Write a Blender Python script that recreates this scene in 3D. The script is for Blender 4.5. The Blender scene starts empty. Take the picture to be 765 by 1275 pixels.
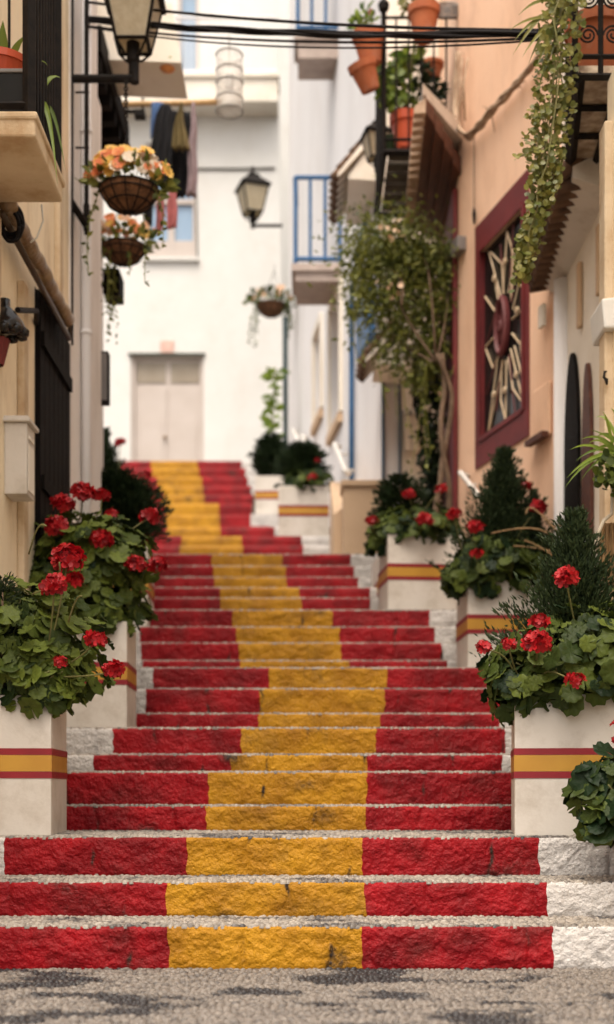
import bpy, math, random
import numpy as np
from mathutils import Vector, Matrix, noise as mnoise

random.seed(7)
rng = np.random.default_rng(7)
scene = bpy.context.scene
COL = scene.collection
R = math.radians

# ------------------------------------------------------------------ camera
EYE = 0.73          # eye height above the street
F = 1620.0          # focal length expressed for a 765 x 1275 picture
cam_d = bpy.data.cameras.new('camera')
cam = bpy.data.objects.new('camera', cam_d)
COL.objects.link(cam)
scene.camera = cam
cam_d.sensor_fit = 'VERTICAL'
cam_d.sensor_height = 36.0
cam_d.lens = 36.0 * F / 1275.0
cam_d.shift_y = (980 - 637.5) / 1275.0
cam_d.clip_start = 0.05
cam_d.clip_end = 500
cam.location = (0, 0, EYE)
cam.rotation_euler = (R(90), 0, 0)
cam_d.dof.use_dof = True
cam_d.dof.focus_distance = 5.7
cam_d.dof.aperture_fstop = 1.4
cam_d.dof.aperture_blades = 0

# ------------------------------------------------------------------ world, sun, exposure
SUN_EL, SUN_AZ = 64, 192      # azimuth clockwise from +Y (the way we look): behind the camera, over the left shoulder
world = bpy.data.worlds.new('World')
scene.world = world
world.use_nodes = True
wn = world.node_tree.nodes
wl = world.node_tree.links
wn.clear()
w_out = wn.new('ShaderNodeOutputWorld')
w_bg = wn.new('ShaderNodeBackground')
w_sky = wn.new('ShaderNodeTexSky')
w_sky.sky_type = 'NISHITA'
w_sky.sun_disc = False
w_sky.sun_elevation = R(SUN_EL)
w_sky.sun_rotation = R(SUN_AZ)
w_sky.dust_density = 4.0
w_hs = wn.new('ShaderNodeHueSaturation')
w_hs.inputs['Saturation'].default_value = 0.22
w_mx = wn.new('ShaderNodeMix')
w_mx.data_type = 'RGBA'
w_mx.blend_type = 'MULTIPLY'
w_mx.inputs['Factor'].default_value = 1.0
w_mx.inputs[7].default_value = (1.0, 0.93, 0.85, 1)
wl.new(w_sky.outputs[0], w_hs.inputs['Color'])
wl.new(w_hs.outputs[0], w_mx.inputs[6])
wl.new(w_mx.outputs[2], w_bg.inputs[0])
w_bg.inputs[1].default_value = 0.15
wl.new(w_bg.outputs[0], w_out.inputs[0])

sun_d = bpy.data.lights.new('sun', 'SUN')
sun_d.energy = 0.85
sun_d.angle = R(42)
sun_d.color = (1.0, 0.88, 0.72)
sun = bpy.data.objects.new('sun', sun_d)
COL.objects.link(sun)
_e, _a = R(SUN_EL), R(SUN_AZ)
_to_sun = Vector((math.sin(_a) * math.cos(_e), math.cos(_a) * math.cos(_e), math.sin(_e)))
sun.rotation_euler = (-_to_sun).to_track_quat('-Z', 'Y').to_euler()
sun.location = _to_sun * 40

scene.view_settings.view_transform = 'Standard'
scene.view_settings.look = 'None'
scene.view_settings.gamma = 1.0
scene.view_settings.use_curve_mapping = False
scene.view_settings.exposure = 1.18
scene.render.engine = 'CYCLES'
scene.cycles.use_denoising = True
scene.cycles.max_bounces = 8
scene.cycles.diffuse_bounces = 4
scene.cycles.glossy_bounces = 3
scene.cycles.transmission_bounces = 4
scene.cycles.transparent_max_bounces = 6


def P(x, y, z):
    """World point seen at pixel (x, y) of the 765 x 1275 photograph at a depth of z metres."""
    return np.array([(x - 382.5) * z / F, z, EYE + (980 - y) * z / F])


def PX(x, z):
    return (x - 382.5) * z / F


def PZ(y, z):
    return EYE + (980 - y) * z / F


# ------------------------------------------------------------------ materials
def lin(c):
    return tuple(((v / 255) / 12.92 if v / 255 <= 0.04045 else ((v / 255 + 0.055) / 1.055) ** 2.4) for v in c)


def mat(name, c1, c2=None, rough=0.6, scale=6.0, bump=0.0, bscale=40.0, spec=0.4, metal=0.0, dirt=None,
        dirt_scale=2.5, dirt_amt=0.0, tint=False, transl=0.0, dist=0.01, stretch=(1, 1, 1), detail=6):
    m = bpy.data.materials.new(name)
    m.use_nodes = True
    nt = m.node_tree
    N, L = nt.nodes, nt.links
    N.clear()
    out = N.new('ShaderNodeOutputMaterial')
    b = N.new('ShaderNodeBsdfPrincipled')
    b.inputs['Roughness'].default_value = rough
    b.inputs['Metallic'].default_value = metal
    b.inputs['Specular IOR Level'].default_value = spec
    tc = N.new('ShaderNodeTexCoord')
    mp = N.new('ShaderNodeMapping')
    mp.inputs['Scale'].default_value = stretch
    L.new(tc.outputs['Object'], mp.inputs['Vector'])
    c2 = c2 or tuple(v * 0.8 for v in c1)
    mix = N.new('ShaderNodeMix')
    mix.data_type = 'RGBA'
    mix.inputs[6].default_value = (*c1, 1)
    mix.inputs[7].default_value = (*c2, 1)
    if tint:
        at = N.new('ShaderNodeAttribute')
        at.attribute_name = 'tint'
        L.new(at.outputs['Fac'], mix.inputs['Factor'])
    else:
        nz = N.new('ShaderNodeTexNoise')
        nz.inputs['Scale'].default_value = scale
        nz.inputs['Detail'].default_value = detail
        L.new(mp.outputs[0], nz.inputs['Vector'])
        rp = N.new('ShaderNodeMapRange')
        rp.inputs['From Min'].default_value = 0.32
        rp.inputs['From Max'].default_value = 0.68
        L.new(nz.outputs['Fac'], rp.inputs['Value'])
        L.new(rp.outputs[0], mix.inputs['Factor'])
    col = mix.outputs[2]
    if dirt is not None:
        nd = N.new('ShaderNodeTexNoise')
        nd.inputs['Scale'].default_value = dirt_scale
        nd.inputs['Detail'].default_value = 9
        nd.inputs['Roughness'].default_value = 0.7
        L.new(mp.outputs[0], nd.inputs['Vector'])
        rd = N.new('ShaderNodeMapRange')
        rd.inputs['From Min'].default_value = 0.5
        rd.inputs['From Max'].default_value = 0.78
        rd.inputs['To Max'].default_value = dirt_amt
        L.new(nd.outputs['Fac'], rd.inputs['Value'])
        m2 = N.new('ShaderNodeMix')
        m2.data_type = 'RGBA'
        m2.inputs[7].default_value = (*dirt, 1)
        L.new(rd.outputs[0], m2.inputs['Factor'])
        L.new(col, m2.inputs[6])
        col = m2.outputs[2]
    L.new(col, b.inputs['Base Color'])
    if bump > 0:
        nb = N.new('ShaderNodeTexNoise')
        nb.inputs['Scale'].default_value = bscale
        nb.inputs['Detail'].default_value = 8
        L.new(mp.outputs[0], nb.inputs['Vector'])
        bp = N.new('ShaderNodeBump')
        bp.inputs['Strength'].default_value = bump
        bp.inputs['Distance'].default_value = dist
        L.new(nb.outputs['Fac'], bp.inputs['Height'])
        L.new(bp.outputs[0], b.inputs['Normal'])
    surf = b.outputs[0]
    if transl > 0:
        t = N.new('ShaderNodeBsdfTranslucent')
        L.new(col, t.inputs['Color'])
        ms = N.new('ShaderNodeMixShader')
        ms.inputs[0].default_value = transl
        L.new(surf, ms.inputs[1])
        L.new(t.outputs[0], ms.inputs[2])
        surf = ms.outputs[0]
    L.new(surf, out.inputs['Surface'])
    return m


def paint_mat(name, c1, c2, spec=0.18):
    """Thick paint on rough stone: worn by the 'dirt' attribute (joints, chips) and by grime blotches."""
    m = mat(name, c1, c2, rough=0.40, scale=5, bump=1.0, bscale=60, spec=spec, dist=0.014,
            dirt=(0.035, 0.018, 0.014), dirt_scale=3.6, dirt_amt=0.62)
    nt = m.node_tree
    N, L = nt.nodes, nt.links
    b = next(n for n in N if n.type == 'BSDF_PRINCIPLED')
    src = b.inputs['Base Color'].links[0].from_socket
    at = N.new('ShaderNodeAttribute')
    at.attribute_name = 'dirt'
    nz = N.new('ShaderNodeTexNoise')
    nz.inputs['Scale'].default_value = 60
    nz.inputs['Detail'].default_value = 6
    tc = next(n for n in N if n.type == 'TEX_COORD')
    L.new(tc.outputs['Object'], nz.inputs['Vector'])
    ma = N.new('ShaderNodeMath')
    ma.operation = 'MULTIPLY_ADD'
    L.new(nz.outputs['Fac'], ma.inputs[0])
    ma.inputs[1].default_value = 1.4
    ma.inputs[2].default_value = -0.9
    ad = N.new('ShaderNodeMath')
    ad.operation = 'ADD'
    ad.use_clamp = True
    L.new(at.outputs['Fac'], ad.inputs[0])
    L.new(ma.outputs[0], ad.inputs[1])
    mu = N.new('ShaderNodeMath')
    mu.operation = 'MULTIPLY'
    mu.use_clamp = True
    L.new(ad.outputs[0], mu.inputs[0])
    L.new(at.outputs['Fac'], mu.inputs[1])
    mu2 = N.new('ShaderNodeMath')
    mu2.operation = 'MULTIPLY'
    mu2.use_clamp = True
    L.new(mu.outputs[0], mu2.inputs[0])
    mu2.inputs[1].default_value = 1.6
    mx = N.new('ShaderNodeMix')
    mx.data_type = 'RGBA'
    mx.inputs[7].default_value = (0.03, 0.02, 0.015, 1)
    L.new(mu2.outputs[0], mx.inputs['Factor'])
    L.new(src, mx.inputs[6])
    L.new(mx.outputs[2], b.inputs['Base Color'])
    return m


M = {}
M['red_paint'] = paint_mat('red_paint', (0.33, 0.006, 0.011), (0.16, 0.003, 0.006))
M['yellow_paint'] = paint_mat('yellow_paint', (0.50, 0.245, 0.013), (0.33, 0.145, 0.008))
M['white_paint'] = paint_mat('white_paint', (0.62, 0.59, 0.565), (0.52, 0.49, 0.465))
M['mortar'] = mat('mortar', (0.26, 0.225, 0.19), (0.16, 0.14, 0.12), rough=0.9, scale=14, bump=0.8, bscale=60, dirt=(0.07, 0.06, 0.06), dirt_scale=3, dirt_amt=0.6)
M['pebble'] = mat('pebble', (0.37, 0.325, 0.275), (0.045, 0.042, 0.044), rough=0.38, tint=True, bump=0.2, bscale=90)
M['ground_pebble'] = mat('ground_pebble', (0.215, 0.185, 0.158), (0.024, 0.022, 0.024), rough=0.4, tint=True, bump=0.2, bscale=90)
M['planter'] = mat('planter', (0.67, 0.62, 0.56), (0.60, 0.55, 0.485), rough=0.55, scale=3, bump=0.2, bscale=25, dirt=(0.30, 0.23, 0.16), dirt_scale=5, dirt_amt=0.6)
M['band_red'] = mat('band_red', (0.27, 0.010, 0.018), (0.22, 0.008, 0.014), rough=0.45)
M['band_yellow'] = mat('band_yellow', (0.52, 0.275, 0.035), (0.46, 0.23, 0.028), rough=0.4)
M['soil'] = mat('soil', (0.05, 0.035, 0.025), (0.02, 0.015, 0.01), rough=1, scale=30, bump=1, bscale=60)
M['cream'] = mat('cream_render', (0.90, 0.77, 0.57), (0.84, 0.68, 0.47), rough=0.85, scale=2.0, bump=0.35, bscale=30, dirt=(0.33, 0.2, 0.1), dirt_scale=3, dirt_amt=0.6, stretch=(1, 1, 0.4))
M['greywhite'] = mat('grey_white_render', (0.84, 0.80, 0.77), (0.77, 0.72, 0.68), rough=0.85, scale=2, bump=0.3, bscale=30, dirt=(0.3, 0.24, 0.2), dirt_scale=2.0, dirt_amt=0.4, stretch=(1, 1, 0.35))
M['white'] = mat('white_render', (0.74, 0.73, 0.705), (0.69, 0.68, 0.65), rough=0.85, scale=1.4, bump=0.25, bscale=28, dirt=(0.52, 0.45, 0.37), dirt_scale=1.2, dirt_amt=0.3)
M['shade_white'] = mat('cool_white_render', (0.85, 0.83, 0.83), (0.79, 0.77, 0.77), rough=0.85, scale=1.2, bump=0.25, bscale=26, dirt=(0.45, 0.38, 0.33), dirt_scale=1.4, dirt_amt=0.35, stretch=(1, 1, 0.4))
M['ivory'] = mat('ivory_render', (0.86, 0.80, 0.71), (0.79, 0.72, 0.61), rough=0.8, scale=2, bump=0.3, bscale=30, dirt=(0.4, 0.3, 0.2), dirt_scale=1.6, dirt_amt=0.35)
M['salmon'] = mat('salmon_render', (0.92, 0.63, 0.45), (0.88, 0.57, 0.385), rough=0.85, scale=1.6, bump=0.45, bscale=34, dirt=(0.42, 0.22, 0.13), dirt_scale=2.2, dirt_amt=0.5, stretch=(1, 1, 0.4))
M['tan'] = mat('tan_render', (0.62, 0.45, 0.30), (0.53, 0.37, 0.24), rough=0.85, scale=2, bump=0.3, bscale=28)
M['wine'] = mat('wine_paint', (0.17, 0.016, 0.016), (0.12, 0.011, 0.013), rough=0.6, scale=5, bump=0.2, bscale=40)
M['dark_wood'] = mat('dark_wood', (0.008, 0.006, 0.005), (0.004, 0.003, 0.003), rough=0.7, spec=0.08, scale=4, bump=0.35, bscale=20, stretch=(6, 6, 0.6))
M['brown_wood'] = mat('brown_wood', (0.12, 0.038, 0.020), (0.065, 0.02, 0.012), rough=0.6, scale=5, bump=0.3, bscale=20, stretch=(4, 1, 4))
M['pale_wood'] = mat('pale_wood', (0.70, 0.55, 0.38), (0.56, 0.41, 0.25), rough=0.6, scale=7, bump=0.25, bscale=30)
M['honey_wood'] = mat('honey_wood', (0.66, 0.44, 0.22), (0.52, 0.32, 0.14), rough=0.5, scale=4, bump=0.25, bscale=20, stretch=(5, 5, 0.6))
M['iron'] = mat('black_iron', (0.009, 0.008, 0.008), (0.018, 0.014, 0.012), rough=0.6, scale=20, bump=0.2, bscale=60, spec=0.10)
M['cable'] = mat('black_rubber', (0.008, 0.007, 0.008), (0.012, 0.010, 0.011), rough=0.6, spec=0.12)
M['pale_metal'] = mat('pale_metal', (0.80, 0.77, 0.72), rough=0.3, spec=0.6)
M['chrome'] = mat('steel', (0.70, 0.68, 0.65), (0.6, 0.58, 0.55), rough=0.25, metal=1.0)
M['brass'] = mat('gold_brown_cloth', (0.36, 0.24, 0.13), (0.20, 0.12, 0.06), rough=0.3, scale=7, bump=0.7, bscale=14, dist=0.03)
M['terracotta'] = mat('terracotta', (0.42, 0.125, 0.048), (0.33, 0.09, 0.035), rough=0.8, scale=8, bump=0.15, bscale=40, dirt=(0.5, 0.33, 0.24), dirt_scale=6, dirt_amt=0.4)
M['red_pot'] = mat('red_glazed_pot', (0.56, 0.085, 0.025), (0.46, 0.065, 0.02), rough=0.5)
M['tile'] = mat('roof_tile', (0.17, 0.095, 0.055), (0.08, 0.045, 0.03), rough=0.9, scale=9, bump=0.5, bscale=30, dirt=(0.05, 0.04, 0.03), dirt_scale=6, dirt_amt=0.7)
M['pale_tile'] = mat('pale_tile', (0.55, 0.40, 0.29), (0.36, 0.24, 0.16), rough=0.9, scale=9, bump=0.5, bscale=30, dirt=(0.12, 0.08, 0.05), dirt_scale=6, dirt_amt=0.6)
M['slab_paint'] = mat('cream_slab', (0.66, 0.53, 0.37), (0.54, 0.40, 0.25), rough=0.85, scale=4, bump=0.5, bscale=30, dirt=(0.36, 0.19, 0.08), dirt_scale=4, dirt_amt=0.7)
M['blue'] = mat('blue_paint', (0.045, 0.15, 0.33), (0.035, 0.115, 0.26), rough=0.5)
M['blue_glass'] = mat('blue_glass', (0.24, 0.36, 0.52), (0.30, 0.42, 0.56), rough=0.12, scale=1.5, spec=0.6)
M['dark_glass'] = mat('dark_glass', (0.012, 0.010, 0.010), (0.02, 0.016, 0.014), rough=0.2, scale=2, spec=0.15)
M['door_white'] = mat('door_white', (0.56, 0.495, 0.455), (0.51, 0.445, 0.40), rough=0.55, scale=2)
M['transom'] = mat('transom_glass', (0.34, 0.285, 0.22), (0.28, 0.23, 0.17), rough=0.35, scale=3)
M['frost'] = mat('frosted_glass', (0.84, 0.77, 0.62), (0.72, 0.64, 0.48), rough=0.35, scale=18, bump=0.6, bscale=45, transl=0.6)
M['sign_grey'] = mat('grey_plastic', (0.22, 0.20, 0.19), rough=0.5)
M['plaque'] = mat('pink_ceramic', (0.72, 0.50, 0.42), (0.58, 0.36, 0.3), rough=0.4, scale=14)
M['leaf'] = mat('geranium_leaf', (0.13, 0.165, 0.026), (0.010, 0.024, 0.008), rough=0.5, tint=True, transl=0.15, bump=0.3, bscale=70, spec=0.18)
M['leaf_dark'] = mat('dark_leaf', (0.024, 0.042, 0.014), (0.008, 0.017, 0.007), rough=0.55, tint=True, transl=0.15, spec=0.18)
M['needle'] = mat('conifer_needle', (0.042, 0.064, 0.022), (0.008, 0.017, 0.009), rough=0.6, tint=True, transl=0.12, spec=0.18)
M['vine_leaf'] = mat('vine_leaf', (0.24, 0.25, 0.05), (0.045, 0.07, 0.014), rough=0.5, tint=True, transl=0.3)
M['trail_leaf'] = mat('trailing_leaf', (0.26, 0.24, 0.06), (0.08, 0.11, 0.02), rough=0.4, tint=True, transl=0.3)
M['bright_leaf'] = mat('bright_leaf', (0.25, 0.34, 0.05), (0.06, 0.12, 0.02), rough=0.4, tint=True, transl=0.35)
M['stem'] = mat('green_stem', (0.20, 0.20, 0.07), (0.13, 0.11, 0.04), rough=0.6)
M['bark'] = mat('vine_bark', (0.20, 0.13, 0.085), (0.10, 0.065, 0.04), rough=0.9, scale=12, bump=0.6, bscale=40)
M['dry'] = mat('dry_stem', (0.50, 0.37, 0.26), (0.32, 0.21, 0.14), rough=0.9, scale=12, bump=0.5, bscale=40)
M['straw'] = mat('straw', (0.42, 0.26, 0.12), (0.22, 0.13, 0.06), rough=0.8, scale=14, stretch=(8, 8, 0.5), bump=0.5, bscale=20)
M['petal_red'] = mat('red_petal', (0.46, 0.006, 0.012), (0.19, 0.002, 0.006), rough=0.5, tint=True, transl=0.2)
M['petal_orange'] = mat('orange_petal', (0.85, 0.36, 0.12), (0.75, 0.20, 0.10), rough=0.5, tint=True, transl=0.2)
M['petal_yellow'] = mat('yellow_petal', (0.85, 0.62, 0.18), (0.80, 0.45, 0.08), rough=0.5, tint=True, transl=0.2)
M['petal_white'] = mat('white_petal', (0.85, 0.78, 0.66), (0.80, 0.66, 0.5), rough=0.5, tint=True, transl=0.2)
M['petal_peach'] = mat('peach_petal', (0.80, 0.58, 0.40), (0.70, 0.42, 0.26), rough=0.6, tint=True, transl=0.2)
M['coir'] = mat('coir', (0.20, 0.095, 0.045), (0.10, 0.045, 0.022), rough=1, scale=20, bump=1.0, bscale=40, dist=0.02)
M['black_pot'] = mat('black_pot', (0.008, 0.008, 0.008), (0.012, 0.011, 0.010), rough=0.6, spec=0.2)
for n_, c_ in (('denim', (0.12, 0.22, 0.45)), ('black_cloth', (0.010, 0.010, 0.013)), ('olive_cloth', (0.20, 0.15, 0.06)),
               ('mauve_cloth', (0.38, 0.29, 0.31)), ('pink_cloth', (0.62, 0.20, 0.20)), ('rose_cloth', (0.52, 0.17, 0.17)), ('maroon_cloth', (0.20, 0.04, 0.035))):
    M[n_] = mat(n_, c_, tuple(v * 0.7 for v in c_), rough=0.9, scale=9, bump=0.3, bscale=60)


# ------------------------------------------------------------------ mesh building
ORG = {}


def tag(o, label=None, cat=None, group=None, kind=None):
    if label: o['label'] = label
    if cat: o['category'] = cat
    if group: o['group'] = group
    if kind: o['kind'] = kind
    return o


def thing(name, loc, label, cat, group=None, rz=0.0, kind=None, parent=None):
    o = bpy.data.objects.new(name, None)
    o.empty_display_size = 0.1
    COL.objects.link(o)
    m = Matrix.Translation(Vector([float(v) for v in loc])) @ Matrix.Rotation(rz, 4, 'Z')
    o.location = m.to_translation()
    o.rotation_euler = (0, 0, rz)
    ORG[o.name] = m
    if parent is not None:
        o.parent = parent
        o.location = (0, 0, 0)
        ORG[o.name] = ORG[parent.name]
    return tag(o, label, cat, group, kind)


class MB:
    """Collects shapes; build() links them as ONE mesh object."""
    def __init__(s):
        s.V, s.Fc, s.n = [], [], 0
        s.T = []
        s.D = []

    def add(s, v, faces, tint=None, dirt=None):
        v = np.asarray(v, float).reshape(-1, 3)
        s.V.append(v)
        for f in faces:
            f = np.asarray(f, np.int64)
            if f.size:
                s.Fc.append(f + s.n)
        s.T.append(np.zeros(len(v)) if tint is None else np.broadcast_to(np.asarray(tint, float), (len(v),)))
        s.D.append(np.zeros(len(v)) if dirt is None else np.asarray(dirt, float))
        s.n += len(v)
        return s

    def box(s, x0, x1, y0, y1, z0, z1, fr=None):
        v = np.array([(x, y, z) for x in (x0, x1) for y in (y0, y1) for z in (z0, z1)], float)
        if fr is not None:
            v = fr(v)
        return s.add(v, [np.array([(0, 1, 3, 2), (4, 6, 7, 5), (0, 4, 5, 1), (2, 3, 7, 6), (0, 2, 6, 4), (1, 5, 7, 3)])])

    def hexa(s, v8):
        """8 corners in the order of box()."""
        return s.add(v8, [np.array([(0, 1, 3, 2), (4, 6, 7, 5), (0, 4, 5, 1), (2, 3, 7, 6), (0, 2, 6, 4), (1, 5, 7, 3)])])

    def tube(s, pts, r, k=8, cap=True):
        pts = np.asarray(pts, float)
        n = len(pts)
        r = np.broadcast_to(np.asarray(r, float), (n,))
        t = np.gradient(pts, axis=0)
        t /= np.linalg.norm(t, axis=1)[:, None] + 1e-12
        up = np.array([0.0, 0.0, 1.0]) if abs(t[0][2]) < 0.9 else np.array([1.0, 0, 0])
        a = np.cross(t[0], up)
        a /= np.linalg.norm(a)
        vs = []
        ang = np.linspace(0, 2 * np.pi, k, endpoint=False)
        for i in range(n):
            a = a - t[i] * np.dot(a, t[i])
            a /= np.linalg.norm(a) + 1e-12
            b = np.cross(t[i], a)
            vs.append(pts[i] + r[i] * (np.cos(ang)[:, None] * a + np.sin(ang)[:, None] * b))
        v = np.concatenate(vs)
        i, j = np.meshgrid(np.arange(n - 1), np.arange(k), indexing='ij')
        i, j = i.ravel(), j.ravel()
        q = np.stack([i * k + j, i * k + (j + 1) % k, (i + 1) * k + (j + 1) % k, (i + 1) * k + j], 1)
        fs = [q]
        if cap:
            fs += [np.arange(k)[::-1][None], (np.arange(k) + (n - 1) * k)[None]]
        return s.add(v, fs)

    def bar(s, a, b, w, h=None):
        """Square bar from a to b."""
        return s.tube([a, b], (w if h is None else (w + h) / 2) * 0.7071, 4)

    def lathe(s, prof, c=(0, 0, 0), k=20, rot=None, sx=1.0, sy=1.0, a0=0.0):
        prof = np.asarray(prof, float)
        n = len(prof)
        ang = np.linspace(0, 2 * np.pi, k, endpoint=False) + a0
        v = np.stack([np.outer(prof[:, 0], np.cos(ang)) * sx, np.outer(prof[:, 0], np.sin(ang)) * sy, np.repeat(prof[:, 1][:, None], k, 1)], 2).reshape(-1, 3)
        if rot is not None:
            v = v @ np.asarray(rot).T
        v = v + np.asarray(c, float)
        i, j = np.meshgrid(np.arange(n - 1), np.arange(k), indexing='ij')
        i, j = i.ravel(), j.ravel()
        q = np.stack([i * k + j, i * k + (j + 1) % k, (i + 1) * k + (j + 1) % k, (i + 1) * k + j], 1)
        return s.add(v, [q, np.arange(k)[::-1][None], (np.arange(k) + (n - 1) * k)[None]])

    def inst(s, tv, tf, mats, scl, pos, tint=None):
        """Instances of a template: rotation matrices (n,3,3), scales (n,) or (n,3), positions (n,3)."""
        n = len(pos)
        if n == 0:
            return s
        scl = np.asarray(scl, float)
        if scl.ndim == 1:
            scl = scl[:, None]
        vv = tv[None] * scl[:, None, :]
        v = np.einsum('nij,nkj->nki', mats, vv) + np.asarray(pos)[:, None, :]
        k = len(tv)
        fs = [(f[None] + (np.arange(n) * k)[:, None, None]).reshape(-1, f.shape[1]) for f in tf]
        tt = None if tint is None else np.repeat(tint, k)
        return s.add(v.reshape(-1, 3), fs, tt)

    def build(s, name, m, parent=None, smooth=False, local=False, bevel=0.0, origin=None):
        me = bpy.data.meshes.new(name)
        V = np.concatenate(s.V)
        base = None
        if parent is not None:
            base = ORG[parent.name]
            if not local:
                inv = np.array(base.inverted())
                V = V @ inv[:3, :3].T + inv[:3, 3]
        elif not local:
            o0 = np.array([(V[:, 0].min() + V[:, 0].max()) / 2, (V[:, 1].min() + V[:, 1].max()) / 2, V[:, 2].min()]) if origin is None else np.asarray(origin, float)
            V = V - o0
            base = Matrix.Translation(Vector([float(q) for q in o0]))
        else:
            base = Matrix.Identity(4)
        loops = np.concatenate([f.ravel() for f in s.Fc])
        tot = np.concatenate([np.full(len(f), f.shape[1]) for f in s.Fc])
        st = np.concatenate([[0], np.cumsum(tot)[:-1]])
        me.vertices.add(len(V))
        me.vertices.foreach_set('co', V.astype(np.float32).ravel())
        me.loops.add(len(loops))
        me.loops.foreach_set('vertex_index', loops.astype(np.int32))
        me.polygons.add(len(tot))
        me.polygons.foreach_set('loop_start', st.astype(np.int32))
        me.polygons.foreach_set('loop_total', tot.astype(np.int32))
        me.update(calc_edges=True)
        me.validate()
        me.polygons.foreach_set('use_smooth', np.full(len(me.polygons), bool(smooth)))
        T = np.concatenate(s.T)
        if T.any() and len(T) == len(me.vertices):
            me.attributes.new('tint', 'FLOAT', 'POINT').data.foreach_set('value', T.astype(np.float32))
        D = np.concatenate(s.D)
        if D.any() and len(D) == len(me.vertices):
            me.attributes.new('dirt', 'FLOAT', 'POINT').data.foreach_set('value', D.astype(np.float32))
        me.materials.append(m if not isinstance(m, str) else M[m])
        o = bpy.data.objects.new(name, me)
        COL.objects.link(o)
        if parent is not None:
            o.parent = parent
        else:
            o.location = base.to_translation()
        ORG[o.name] = base
        if bevel > 0:
            md = o.modifiers.new('bevel', 'BEVEL')
            md.width = bevel
            md.segments = 2
            md.limit_method = 'ANGLE'
        return o


def frames(nrm, spin=None):
    """Rotation matrices whose local Z is nrm, with a random spin about it."""
    n = np.asarray(nrm, float)
    n = n / (np.linalg.norm(n, axis=1)[:, None] + 1e-12)
    ref = np.where(np.abs(n[:, 2:3]) < 0.9, np.array([[0, 0, 1.0]]), np.array([[1.0, 0, 0]]))
    x = np.cross(ref, n)
    x /= np.linalg.norm(x, axis=1)[:, None] + 1e-12
    y = np.cross(n, x)
    a = rng.uniform(0, 2 * np.pi, len(n)) if spin is None else np.asarray(spin)
    c, s_ = np.cos(a)[:, None], np.sin(a)[:, None]
    return np.stack([x * c + y * s_, -x * s_ + y * c, n], 2)


def aim(d, roll=None):
    """Rotation matrices whose local Y runs along d (leaf blades)."""
    d = np.asarray(d, float)
    d = d / (np.linalg.norm(d, axis=1)[:, None] + 1e-12)
    m = frames(d, roll)          # z = d
    return np.stack([m[:, :, 0], m[:, :, 2], -m[:, :, 1]], 2)


class Wall:
    """Local frame of an upright wall: s along it, n out of it towards the alley, z up."""
    def __init__(s, p0, p1, out):
        s.p0 = np.array(p0, float)
        d = np.array(p1, float) - s.p0
        s.len = float(np.linalg.norm(d))
        s.d = d / s.len
        nn = np.array([-s.d[1], s.d[0]])
        s.nv = nn if np.dot(nn, np.array(out) - s.p0) > 0 else -nn

    def fr(s, v):
        v = np.asarray(v, float)
        xy = s.p0 + v[..., 0:1] * s.d + v[..., 1:2] * s.nv
        return np.concatenate([xy, v[..., 2:3]], -1)

    def pt(s, a, n, z):
        return s.fr(np.array([a, n, z], float))

    def s_at(s, x):
        """s where the wall is seen at pixel column x."""
        k = (x - 382.5) / F
        return float((k * s.p0[1] - s.p0[0]) / (s.d[0] - k * s.d[1]))

    def z_at(s, a, y, n=0.0):
        return PZ(y, s.pt(a, n, 0)[1])

    def panel(s, mb, s0, s1, z0, z1, thick=0.25, holes=()):
        """Wall slab with rectangular holes (s0, s1, z0, z1)."""
        S = sorted({s0, s1, *[h[0] for h in holes], *[h[1] for h in holes]})
        Z = sorted({z0, z1, *[h[2] for h in holes], *[h[3] for h in holes]})
        for a, b in zip(S[:-1], S[1:]):
            for c, d in zip(Z[:-1], Z[1:]):
                if any(h[0] <= (a + b) / 2 <= h[1] and h[2] <= (c + d) / 2 <= h[3] for h in holes):
                    continue
                mb.box(a, b, -thick, 0, c, d, s.fr)
        return mb


def ell(n, lo=0.0):
    """n random unit directions with z >= lo."""
    z = rng.uniform(lo, 1, n)
    a = rng.uniform(0, 2 * np.pi, n)
    r = np.sqrt(np.maximum(0, 1 - z * z))
    return np.stack([r * np.cos(a), r * np.sin(a), z], 1)

# ================================================================== ground
g = MB()
g.box(-60, 60, -60, 5.3, -0.3, 0.0)
tag(g.build('ground', 'mortar'), kind='structure')

# ================================================================== staircase
# visible steps: (y of the top edge in the photograph, depth of the riser, stripe borders: white|red, red|yellow, yellow|red, red|white)
VIS = [
    (1154, 5.20, (-60, 210, 451, 688)), (1099, 5.58, (-30, 208, 455, 681)), (1043, 5.96, (6, 233, 451, 671)),
    (1004, 6.75, (66, 257, 456, 641)), (962, 7.12, (66, 260, 457, 641)), (940, 7.47, (116, 287, 457, 625)),
    (907, 7.82, (141, 301, 468, 629)), (889, 8.55, (170, 322, 474, 621)), (858, 8.88, (182, 324, 479, 624)),
    (832, 9.22, (191, 335, 482, 612)), (823, 10.1, (178, 300, 435, 557)), (801, 10.4, (176, 298, 425, 550)),
    (781, 10.65, (175, 294, 423, 541)), (760, 10.9, (172, 290, 414, 535)), (745, 11.7, (168, 275, 376, 461)),
    (732, 12.0, (166, 274, 373, 461)), (719, 12.6, (164, 267, 357, 446)), (705, 12.9, (163, 266, 356, 441)),
    (690.5, 13.25, (162, 264, 352, 437)), (679, 16.1, (145, 224, 303, 378)), (667.5, 16.4, (145, 226, 301, 376)),
    (656, 17.0, (140, 208, 275, 342)), (641, 21.3, (138, 207, 274, 336)), (627, 21.7, (136, 206, 273, 333)),
    (616, 22.1, (138, 201, 255, 315)), (605, 22.5, (138, 198, 253, 313)), (594, 22.9, (136, 196, 252, 309)),
    (583, 23.3, (132, 190, 248, 306)), (574, 23.7, (130, 188, 246, 301))]
STEPS = [dict(h=PZ(y, z), z=z, b=[PX(x, z) for x in bx]) for y, z, bx in VIS]
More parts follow.
